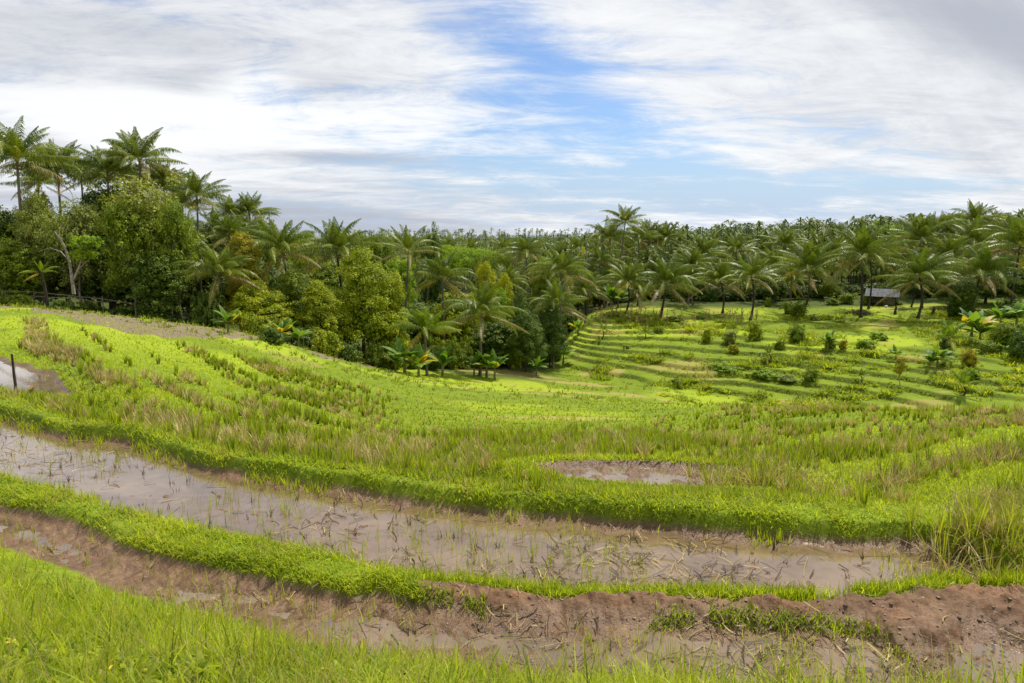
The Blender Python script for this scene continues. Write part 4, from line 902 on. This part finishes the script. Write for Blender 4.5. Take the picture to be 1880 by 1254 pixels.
# pale forked sapling with two tufts of bright leaves
c0 = hit(136, 536); gx0, gy0, g0 = c0; gy0 = 54.0; gx0 = float(xfac(136, 536)*gy0); g0 = gz(gx0, gy0)
o = empty('forked_sapling', (gx0, gy0, g0)); tag(o, "pale-barked forked sapling with two bright green leaf tufts before the dark wood", 'tree')
def W3(px, Y, y, dy_=0): return np.array([float(xfac(px, Y)*y)-gx0, y-gy0, float(-tdep(Y)*y)-g0])
V0, F0, m = [], [], 0
for pth, r0 in [(((136,540),(132,510),(128,480),(118,450),(100,425)), .14), (((132,520),(142,498),(150,478),(156,455),(160,445)), .09), (((128,480),(112,462),(92,455),(70,462)), .05), (((142,498),(158,480),(172,470)), .05), (((118,450),(108,430),(112,410)), .04)]:
    p = np.array([W3(a, b_, gy0) for a, b_ in pth]); V_, Fq = tube(p, r0*np.linspace(1, .35, len(p)), 7); V0.append(V_); F0.append(Fq+m); m += len(V_)
npmesh('trunk', np.concatenate(V0), np.concatenate(F0), M_pale, o, smooth=True)
for (a, b_, rr1) in [(158, 447, 1.25), (155, 470, .95)]:
    acc, _ = crown(int(a), [(0, 0, 0, rr1, rr1, rr1*.38)], 46, 36, .32, .17, fill=.05, shell=.2); cm = acc.build('leaf_tuft', M_brt, o); cm.location = W3(a, b_, gy0)
# forest floor bushes, at the foot of the left wood and of the clump
bl = np.random.default_rng(77)
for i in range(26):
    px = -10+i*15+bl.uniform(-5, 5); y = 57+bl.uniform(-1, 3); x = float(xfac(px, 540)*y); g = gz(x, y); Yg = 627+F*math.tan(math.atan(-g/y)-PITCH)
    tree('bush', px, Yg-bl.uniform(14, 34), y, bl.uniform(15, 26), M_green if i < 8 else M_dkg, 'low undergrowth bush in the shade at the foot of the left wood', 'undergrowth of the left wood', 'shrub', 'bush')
GC = 'bushes at the foot of the middle clump'
for px, Yb, rp, hp, m, l in [
 (500,632,26,30,M_dkg,"dark bush left of the yellow-leaved banana plant"), (560,640,26,36,M_dkg,"dark bush behind the yellow-leaved banana plant"), (600,652,30,44,M_clove,"olive bush at the lower left foot of the big round tree"),
 (640,664,26,34,M_dkg,"dark bush left of the big round tree's trunk"), (690,672,26,40,M_green,"green bush right of the big round tree's trunk"), (720,676,24,26,M_clove,"low brownish bush under the first banana plants"),
 (790,678,26,40,M_dkg,"dark bush between the bananas and the bright palm"), (835,676,26,44,M_green,"green leafy bush under the bright low palm"), (868,668,22,34,M_brt,"light green bush below the broad grey-green palm"),
 (905,668,32,50,M_green,"glossy bush full of broad leaves under the broad palm"), (940,664,24,34,M_green,"green bush left of the pale leafy one"), (965,672,24,24,M_green,"low spreading bush nearest the meadow"),
 (1012,662,26,44,M_brt,"pale green leafy bush at the right tip of the clump"), (985,660,24,44,M_green,"green bush next to the right tip bush"), (1045,608,22,36,M_dkg,"dark bush at the terrace corner"), (1000,650,28,56,M_dkg,"dark bush behind the right tip of the clump"), (755,676,20,30,M_green,"green bush among the banana plants"), (1050,600,20,30,M_green,"green bush at the terrace corner")]:
    shrub(px, Yb, rp, m, l, GC, hp)
for i, px in enumerate(range(690, 975, 17)):
    shrub(px, 672+bl.uniform(-3, 5), bl.uniform(18, 28), (M_green, M_dkg, M_green, M_clove)[i % 4], 'leafy undergrowth bush between the banana plants at the meadow edge', 'undergrowth at the meadow edge', bl.uniform(32, 56))
GN = 'banana plants at the foot of the clump'
for px, Yc, y, rp, ye, l in [
 (742,640,61,40,0,"light green banana plant in front of the big tree's right foot"), (768,655,60,34,1,"banana plant with a yellowing leaf beside the meadow"), (725,655,63,26,0,"small dark banana plant left of the light green one"),
 (812,645,64,34,0,"upright banana plant under the bright low palm"), (893,618,67,34,0,"tall banana plant with broad upright leaves beside the broad palm"), (908,640,66,30,0,"lower banana plant beside the tall upright one"), (870,640,67,26,0,"small banana plant left of the tall upright one"),
 (518,608,56,30,1,"banana plant with yellow-orange leaves at the clump's left foot"), (548,618,57,26,0,"small green banana plant right of the yellow-orange one"), (1035,588,82,26,0,"banana plant at the terrace corner"), (1062,565,92,20,1,"yellow-green banana plant behind the terrace corner"), (985,625,72,22,0,"small banana plant by the pale leafy bush"),
 (418,590,57,28,0,"dusty blue-green banana plant at the dark edge left of the clump")]:
    banana(px, Yc, y, rp, bool(ye), l, GN)
palm(76, 500, 57, 30, 'baby', 'dark', "small blue-green palm in front of the dark left wood")
banana(1122, 545, 106, 26, False, "blue-green banana plant between the first two front-row palms")
banana(1135, 548, 108, 22, False, "smaller banana plant right beside the blue-green one")

# ------------------------------------------------------------------ plants on the terraces
for px, Yb, rp, hp, m, l in [
 (1388,625,20,42,M_clove,"round dense olive bush on the terraces"), (1298,628,13,30,M_clove,"small rounded yellow-olive bush left of the dense one"), (1348,648,13,18,M_yel,"orange-yellow low bush below the dense olive one"),
 (1342,630,16,26,M_grey,"sparse grey papaya-like bush above the orange one"), (1466,583,20,34,M_dkg,"dark conifer-like bush under a front-row palm"), (1450,576,16,26,M_dkg,"darker bush touching the conifer-like one on its left"),
 (1495,588,14,10,M_green,"low bush at the foot of the conifer-like bush"), (1465,630,22,40,M_green,"loose yellow-flecked bush in the middle of the terraces"), (1432,642,14,22,M_green,"small green bush beside the loose yellow-flecked one"),
 (1490,700,18,28,M_green,"green weedy bush low on the terraces"), (1400,690,30,12,M_brt,"spreading low weeds below the young palm"), (1330,680,34,14,M_brt,"wide low patch-like bush of bright weeds"), (1445,700,26,12,M_green,"low weed bush above the lowest terrace"),
 (1525,640,16,22,M_green,"leafy bush beside the small orange shrub"), (1548,642,10,22,M_yel,"small orange shrub left of the yellow sapling"), (1590,640,26,20,M_brt,"bright leafy weeds under the tallest palm's terrace"), (1615,625,22,18,M_brt,"bright leafy bush above the bright weeds"),
 (1782,672,20,36,M_yel,"yellow round bush on the right terraces"), (1780,702,16,30,M_brt,"thin bright shrub under the yellow round bush"), (1850,640,36,54,M_green,"large leafy thicket bush at the right edge"), (1880,660,34,60,M_dkg,"dark thicket bush cut by the right edge"),
 (1740,640,20,30,M_dkg,"dark bush at the foot of the upright young palm"), (1815,650,24,28,M_green,"green bush left of the right-edge thicket"), (1588,560,10,24,M_green,"bush hugging the shed's left wall"), (1555,558,20,22,M_green,"leafy bush left of the shed"), (1650,560,10,8,M_green,"tiny bush in front of the shed"),
 (1530,560,16,14,M_green,"low bush further left of the shed"), (1238,590,26,12,M_green,"low bluish bush on the top terrace"), (1210,612,14,14,M_green,"low bush beside the pale spiky plant"), (1410,563,8,20,M_green,"narrow green bush between two front-row palms"), (1150,640,10,8,M_green,"tiny bush on a terrace edge left"),
 (1285,586,12,8,M_green,"tiny bush behind the small rounded one"), (1240,705,14,12,M_green,"tiny bush at the lowest terrace end"), (1760,580,30,30,M_dkg,"dark thicket bush under the wide grey-gold palm"), (1860,580,30,40,M_dkg,"dark thicket bush right of the wide grey-gold palm")]:
    shrub(px, Yb, rp*.85, M_green if m is M_dkg and px < 1600 else m, l, 'bushes scattered over the terraces', hp*.88)
for px, Yt, y, w, l in [(1755,505,104,44,"dark broad tree behind the wide grey-gold palm, left side"), (1815,500,106,46,"dark broad tree behind the wide grey-gold palm"), (1868,495,104,46,"dark broad tree at the right edge"), (1770,520,96,26,"dark glossy small tree left of the grey-gold palm's trunk")]:
    tree('round', px, Yt, y, w, M_dkg, l)
k = 0
for px in range(1060, 1890, 17):
    k += 1; pj = px+bl.uniform(-6, 6); y = 119+bl.uniform(-3, 6)
    tree('round' if k % 3 else 'bush', pj, 528+bl.uniform(-10, 8)-(px > 1640)*8, y, bl.uniform(16, 26), M_dkg if k % 4 else M_green, 'dark shady tree under the palms at the back of the green shelf', 'shady trees under the grove', name='understorey_tree')
for px, Yc, Yb, rp, kd, l in [(1738,622,655,48,'baby',"young palm with a tall upright fan of fronds on the right terraces"), (1768,708,727,36,'baby',"small palm with a stubby brown trunk, lowest on the right terraces"), (1580,690,706,18,'baby',"tiny yellow-tipped palm on the terraces left of the sapling"),
    (1106,604,622,17,'baby',"tiny palm on the upper left terraces"), (1412,650,664,26,'baby',"young palm below the round dense bush"), (1185,612,622,18,'baby',"pale spiky little palm right of the tiny one"), (1885,620,650,30,'baby',"low palm fronds poking in at the right edge")]:
    palm(px, Yc, float(hit(px, Yb)[1]), rp, kd, 'dark', l, 'young palms on the terraces', lean=0)
for px, Yc, y, rp, ye, l in [(1722,655,70,26,0,"light green banana clump left of the yellow round bush"), (1708,662,71,18,0,"small banana plant at the left of the light green clump"), (1785,600,82,40,1,"banana plant with bright yellow-orange leaves by the thicket"), (1800,610,83,30,0,"green banana plant touching the yellow-orange one"),
    (1838,580,86,30,0,"banana plant with upright pale leaves at the thicket's left"), (1868,578,87,32,0,"banana plant with upright pale leaves at the right edge"), (1790,692,66,14,0,"tiny banana plant right below the yellow bush"), (1520,628,80,20,0,"banana plant in the middle of the terraces"), (1645,650,74,18,0,"papaya-like plant beside the thin sapling"), (1838,642,76,14,0,"small light green banana shoot at the right")]:
    banana(px, Yc, y, rp, bool(ye), l, 'banana plants on the terraces')
for px, Yt, y, w, l in [(1655,650,float(hit(1655,708)[1]),15,"thin pale-stemmed sapling with a yellow crown on the terraces"), (1340,605,float(hit(1340,636)[1]),12,"thin sapling above the orange-yellow bush")]:
    tree('sapling', px, Yt, y, w, M_yel if px > 1500 else M_grey, l, name='sapling')

# bare dead tree
def branches(name, base_, paths, mat, label, cat):
    g = gz(base_[0], base_[1]); o = empty(name, (base_[0], base_[1], g)); tag(o, label, cat); V0, F0, m = [], [], 0
    for i, (pth, r0) in enumerate(paths):
        p = np.array([[float(xfac(a, b_)*base_[1])-base_[0], q, float(-tdep(b_)*base_[1])-g] for a, b_, q in pth]); V_, Fq = tube(p, r0*np.linspace(1, .3, len(p)), 6); V0.append(V_); F0.append(Fq+m); m += len(V_)
    npmesh('trunk', V0[0], F0[0], mat, o, smooth=True); npmesh('branches', np.concatenate(V0[1:]), np.concatenate([f-len(V0[0]) for f in F0[1:]]), mat, o, smooth=True)
yb_ = 107.0
branches('bare_tree', (float(xfac(1077, 540)*yb_), yb_), [(((1077,540,0),(1075,505,0),(1077,480,0),(1078,420,.2)), .13), (((1076,485,0),(1070,465,.8),(1060,455,1.2)), .07), (((1076,490,0),(1086,474,-.6),(1092,462,-1)), .07), (((1086,474,-.6),(1096,474,-.8)), .04), (((1070,465,.8),(1068,455,.4)), .04), (((1077,470,0),(1085,458,.5)), .04)], M_pale, "leafless pale tree standing between the hollow palms and the tall central palm", 'tree')

# ------------------------------------------------------------------ dried maize
M_corn = leafmat('dry_maize', ((.20, .13, .07), (.38, .27, .15), (.55, .42, .25)), .25, .6, .2, objvar=.1)
def corn_mesh(seed):
    r = np.random.default_rng(seed); acc = Acc(); V_, Fq = tube([(0, 0, -.1), (.02, 0, .7), (.05, .03, 1.5)], [.025, .02, .01], 5); n = len(V_)
    acc.add((V_, Fq, dict(rnd=np.full(n, .4), clump=np.full(n, .4), dead=np.zeros(n))))
    n = 11; z = r.uniform(.2, 1.4, n); P_ = np.c_[z*0, z*0, z]
    acc.add(blades(P_, r.uniform(.25, .5, n), np.full(n, .10), r.uniform(.8, 1.3, n), seg=3)); return acc.build('maize_stalk', M_corn, link=False)
CORN = [corn_mesh(s) for s in range(4)]
for i in range(96):
    px = (fr_.uniform(1085, 1205) if i < 50 else fr_.uniform(1205, 1400)); y = 97+fr_.uniform(-3.5, 4); x = float(xfac(px, 575)*y); s = fr_.uniform(.7, 1.15)
    o = mob('maize_stalk', CORN[i % 4], None, (x, y, gz(x, y))); o.scale = (s, s, s); o.rotation_euler = (fr_.normal(0, .1), fr_.normal(0, .1), fr_.uniform(0, 6.28))
    tag(o, 'withered pale brown maize stalk in the row in front of the palms', 'maize plant', 'withered maize row')

# ------------------------------------------------------------------ shed
def boxv(x0, x1, y0, y1, z0, z1): return np.array([(x, y, z) for z in (z0, z1) for y in (y0, y1) for x in (x0, x1)], float)
BF = np.array([(0, 2, 3, 1), (4, 5, 7, 6), (0, 1, 5, 4), (2, 6, 7, 3), (0, 4, 6, 2), (1, 3, 7, 5)])
class MB:
    def __init__(s): s.V, s.F, s.n = [], [], 0
    def box(s, *a): s.raw(boxv(*a), BF)
    def raw(s, V_, F_): s.V.append(np.asarray(V_, float)); s.F.append(np.asarray(F_)+s.n); s.n += len(V_)
    def build(s, name, mat, parent): return npmesh(name, np.concatenate(s.V), np.concatenate(s.F), mat, parent)
M_roof, nt, b = newmat('weathered_roof'); tcn = nt.nodes.new('ShaderNodeTexCoord'); n_ = noise(nt, tcn.outputs['Object'], 2.5, 5, .65)
nt.links.new(mixc(nt, n_.ramp(.3, .7), (.10, .10, .112), (.20, .205, .22)), b.inputs['Base Color']); b.inputs['Roughness'].default_value = .95; b.inputs['Specular IOR Level'].default_value = .15
M_wood = barkmat('grey_planks', (.07, .055, .045), (.26, .22, .18), 3); M_wd2 = barkmat('dark_planks', (.02, .015, .012), (.07, .05, .035), 3)
M_bam = barkmat('bamboo', (.10, .08, .05), (.26, .22, .14), 6)
ys_ = 111.0; xs_ = float(xfac(1619, 556)*ys_); sh = empty('shed', (xs_, ys_, gz(xs_, ys_)-.02), math.radians(-32)); tag(sh, "small plank shed with a grey sheet roof between the tallest palm and the leaning palm", 'shed')
LX, LY, HW, HR = 2.0, 1.45, 1.75, 2.55
w = MB(); ncol = 16
for i in range(ncol):                       # back and both gable walls, plank by plank
    a = -LX+i*2*LX/ncol; w.box(a+.01, a+2*LX/ncol-.01, LY-.05, LY-.01, 0, HW-.03*(i % 3))
for i in range(11):
    a = -LY+i*2*LY/11; hz = HW+(HR-HW)*(1-abs(a+LY/11)/LY)-.12
    w.box(-LX+.0, -LX+.04, a+.01, a+2*LY/11-.01, 0, hz)
    w.box(LX-.04, LX, a+.01, a+2*LY/11-.01, 0, hz if not (2 < i < 6) else hz-.0)
for i in range(9, 16):
    a = -LX+i*2*LX/ncol; w.box(a+.01, a+2*LX/ncol-.01, -LY+.01, -LY+.05, 0, HW-.02*(i % 2))
w.build('wall', M_wood, sh)
for sx in (-1, 0, 1):
    for sy in (-1, 1):
        p = MB(); V_, Fq = tube([(sx*(LX-.02), sy*(LY+.02), -.2), (sx*(LX-.02), sy*(LY+.02), HW)], [.06, .055], 8); p.raw(V_, Fq); p.build('post', M_wd2, sh)
rf = MB(); K = 26
for sy in (-1, 1):
    V_ = []; ov = .55
    for q in range(K*2+1):
        xx = -LX-.45+(2*LX+.9)*q/(K*2); bz = .025*math.sin(q*math.pi*.9)
        V_ += [(xx, 0.0 if sy < 0 else .003, HR+.05+bz), (xx, sy*(LY+ov), HW-.28+bz)]
    n = K*2+1; V_ = np.array(V_); V2 = V_-[0, 0, .03]; q = np.arange(n-1)*2
    rf.raw(np.vstack([V_, V2]), np.concatenate([np.stack([q, q+1, q+3, q+2], 1), np.stack([q, q+1, q+3, q+2], 1)+2*n, np.stack([q+1, q+3, q+3+2*n, q+1+2*n], 1)]))
r_ob = rf.build('roof', M_roof, sh)
p = MB(); p.box(-.55, .15, -LY-.02, -LY+.02, .05, 1.35); p.build('door_boards', M_wd2, sh)
# little bucket by the shed
xb, yb2 = float(xfac(1627, 560)*107), 107.0; bk = empty('bucket', (xb, yb2, gz(xb, yb2))); tag(bk, "white bucket on the grass in front of the shed", 'bucket')
M_wh, nt, b = newmat('white_plastic'); b.inputs['Base Color'].default_value = (.75, .77, .75, 1); b.inputs['Roughness'].default_value = .4
npmesh('body', *tube([(0, 0, 0), (0, 0, .02), (0, 0, .35), (0, 0, .36), (0, 0, .1)], [.01, .16, .21, .19, .14], 14), M_wh, bk, smooth=True)
npmesh('handle', *tube([(.21*math.cos(t), 0, .34+.16*math.sin(t)) for t in np.linspace(0, math.pi, 9)], [.01]*9, 5), M_wd2, bk)
# stumps and brush heap near the shed
for px, Y, hp, l in [(1643, 577, 14, "short dark stump left of the leaning palm's foot"), (1692, 566, 14, "short dark stump right of the leaning palm"), (1713, 576, 12, "short dark stump under the gap between the two right palms"), (1560, 556, 10, "short dark stump left of the shed")]:
    c = hit(px, Y); h = hp*c[1]/F; s = npmesh('tree_stump', *tube([c+[0, 0, -.1], c+[.02, 0, h*.5], c+[.1, 0, h], c+[.08, 0, h*.98]], [.24, .17, .12, .01], 7), M_dark); tag(s, l, 'stump')
c = hit(1578, 577); n = 240; a = rng.uniform(0, 6.28, n); rr = rng.random(n)**.6*1.9; V0 = Acc()
xx, yy = c[0]+rr*np.cos(a), c[1]+rr*np.sin(a)*.7; zz = np.array([gz(*q) for q in zip(xx, yy)])+(.7*(1-(rr/1.9)**2))*rng.random(n)
V0.add(sticks(xx, yy, rng.uniform(.5, 1.6, n), np.full(n, .05), z=zz, tilt=.2)); o = V0.build('brush_heap', M_rot); tag(o, "heap of cut brown branches at the foot of the tallest front-row palm", 'brush heap')

# ------------------------------------------------------------------ bamboo fence at the left
yF = 58.5
fo = empty('bamboo_fence', (0, 0, 0)); tag(fo, "low bamboo rail fence running in front of the dark left wood", 'fence')
def onray(px, Y, y): return np.array([float(xfac(px, Y)*y), y, float(-tdep(Y)*y)])
fo.location = onray(0, 548, yF)
for pts in [[(-30, 533), (60, 536), (130, 543), (190, 549), (250, 559)], [(-30, 541), (60, 544), (130, 548), (200, 556)]]:
    p = np.array([onray(a, b_, yF-2*(a/250)) for a, b_ in pts]); npmesh('rail', *tube(p-np.array(fo.location), [.032]*len(p), 7), M_bam, fo, smooth=True)
for a, b_ in [(5, 531), (62, 534), (128, 540), (188, 546), (248, 556)]:
    t = onray(a, b_, yF-2*(a/250)-.07); g = gz(t[0], t[1]); npmesh('post', *tube(np.array([(t[0], t[1], min(g, t[2]-.6)-.2), t])-np.array(fo.location), [.05, .045], 7), M_bam, fo, smooth=True)

# stake, dry leaf clump
c = hit(32, 727); st = npmesh('stake', *tube([c-[0, 0, .2], c+[-.02, 0, .5], onray(22, 650, c[1])], [.035, .03, .022], 7), M_wd2, smooth=True); tag(st, "dark wooden stake stuck upright in the grass bank at the left", 'stake')
c = hit(58, 722); a_ = Acc(); n = 16; a_.add(blades(np.repeat(c[None], n, 0)+rng.normal(0, .03, (n, 3))*[1, 1, .1], rng.uniform(.12, .34, n), np.full(n, .05), rng.uniform(.2, .9, n), seg=3, clump=np.ones(n)))
o = a_.build('dry_leaf_clump', M_corn); tag(o, "pale dry leaf clump on the bank right of the dark stake", 'dry leaves')

# ------------------------------------------------------------------ yellow flowers in the near grass
M_pet, nt, b = newmat('yellow_petal'); b.inputs['Base Color'].default_value = (.85, .52, .01, 1); b.inputs['Roughness'].default_value = .5
M_cen, nt, b = newmat('flower_centre'); b.inputs['Base Color'].default_value = (.55, .28, .01, 1)
M_gst, nt, b = newmat('flower_stem'); b.inputs['Base Color'].default_value = (.10, .20, .02, 1)
for i, (px, Y, l) in enumerate([(19, 1180, "yellow daisy-like flower nearest the left edge of the view"), (107, 1196, "yellow daisy-like flower second from the left, in taller grass"), (243, 1215, "yellow daisy-like flower rightmost of the four"), (197, 1228, "yellow daisy-like flower nearest the bottom of the view")]):
    p = hit(px, Y+26); y = p[1]; t = onray(px, Y, y-.05); g = gz(t[0], t[1]); f = empty('yellow_flower', (t[0], t[1], g)); tag(f, l, 'flower', 'yellow flowers in the near grass'); h = t[2]-g
    npmesh('stem', *tube([(0, 0, -.02), (.008, 0, h*.6), (0, 0, h)], [.0022, .002, .0016], 6), M_gst, f); pm = MB()
    for k in range(11):
        a = k*2*math.pi/11; ca, sa = math.cos(a), math.sin(a); w_ = .0045
        pts = [(.004, -w_*.5, 0), (.004, w_*.5, 0), (.014, w_, .003), (.014, -w_, .003), (.022, w_*.6, .001), (.022, -w_*.6, .001)]
        pm.raw([(x*ca-y_*sa, x*sa+y_*ca, h+z) for x, y_, z in pts], [(0, 1, 2, 3), (3, 2, 4, 5)])
    q = pm.build('petals', M_pet, f); npmesh('centre', *tube([(0, 0, h-.004), (0, 0, h+.003), (0, 0, h+.006)], [.002, .007, .001], 9), M_cen, f, smooth=True)
    f.rotation_euler = (-.15, .1*i-.1, 0)

# ------------------------------------------------------------------ far wood
M_far = leafmat('far_leaf', ((.04, .07, .018), (.10, .14, .03), (.22, .25, .06)), .2, .6, .15, objvar=0)
fw = Acc(); r = np.random.default_rng(99)
def fargen(n, ya, yb, ua, ub):
    y = np.exp(r.uniform(math.log(ya), math.log(yb), n)); x = r.uniform(ua, ub, n)*y; return x, y
def farpalms(x, y, h, rad):
    n = len(x); nf = 15; z = H(x, y)+h; az = r.uniform(0, 6.28, (n, nf)); e = r.uniform(-.6, 1.3, (n, nf)); L_ = rad[:, None]*r.uniform(.8, 1.1, (n, nf))
    c = np.stack([x, y, z], 1)[:, None]; d = np.stack([np.cos(az)*np.cos(e), np.sin(az)*np.cos(e), np.sin(e)], -1); d2 = d*[1, 1, .3]-[0, 0, .75]; d2 /= np.linalg.norm(d2, axis=-1)[..., None]
    s = np.stack([-np.sin(az), np.cos(az), 0*az], -1)*.22; m = c+d*L_[..., None]*.55; t = m+d2*L_[..., None]*.5
    V_ = np.stack([c+s*.2, c-s*.2, m+s-[0, 0, .25], m-s-[0, 0, .25], t+s*.25, t-s*.25], 2).reshape(-1, 3); b0 = np.arange(n*nf)[:, None]*6; Fq = np.concatenate([b0+[[0, 1, 3, 2]], b0+[[2, 3, 5, 4]]])
    k = n*nf; fw.add((V_, Fq, dict(rnd=np.repeat(r.random(k), 6), clump=np.repeat(np.repeat(r.random(n), nf), 6), dead=np.zeros(k*6))))
    # trunks
    w = .14; V_ = np.stack([np.c_[x-w, y, z-h], np.c_[x+w, y, z-h], np.c_[x+w*.7, y, z], np.c_[x-w*.7, y, z], np.c_[x, y-w, z-h], np.c_[x, y+w, z-h], np.c_[x, y+w*.7, z], np.c_[x, y-w*.7, z]], 1).reshape(-1, 3); b0 = np.arange(n)[:, None]*8
    fw.add((V_, np.concatenate([b0+[[0, 1, 2, 3]], b0+[[4, 5, 6, 7]]]), dict(rnd=np.zeros(n*8)+.5, clump=np.zeros(n*8)+.5, dead=np.zeros(n*8))))
def farblobs(x, y, h, rad):
    n = len(x); m = 110; q = r.normal(size=(n, m, 3)); q /= np.linalg.norm(q, axis=-1)[..., None]; q[..., 2] = np.abs(q[..., 2])*1.1-.25
    P_ = np.stack([x, y, H(x, y)+h-rad], 1)[:, None]+q*rad[:, None, None]*r.uniform(.55, 1.05, (n, m, 1)); leaves(fw, P_.reshape(-1, 3), q.reshape(-1, 3)+[0, 0, .4]+r.normal(0, .4, (n*m, 3)), .75, r, .7, np.repeat(r.random(n), m))
x, y = fargen(3400, 135, 600, -.95, .95); k = (base(x, y) > -30); farpalms(x, y, r.uniform(8, 13, len(x)), r.uniform(2.2, 3.5, len(x)))
x, y = fargen(2300, 120, 600, -.95, .95); farblobs(x, y, r.uniform(6, 10.5, len(x)), r.uniform(2.5, 4.5, len(x)))
x, y = fargen(900, 600, 1500, -.95, .95); farblobs(x, y, r.uniform(8, 13, len(x)), r.uniform(4, 7, len(x)))
x, y = fargen(260, 84, 125, -.9, .05); farblobs(x, y, r.uniform(4, 7, len(x)), r.uniform(2.5, 4.0, len(x)))
o = fw.build('far_wood', M_far); tag(o, kind='stuff', label='distant mixed palm wood covering the low hills', cat='wood')
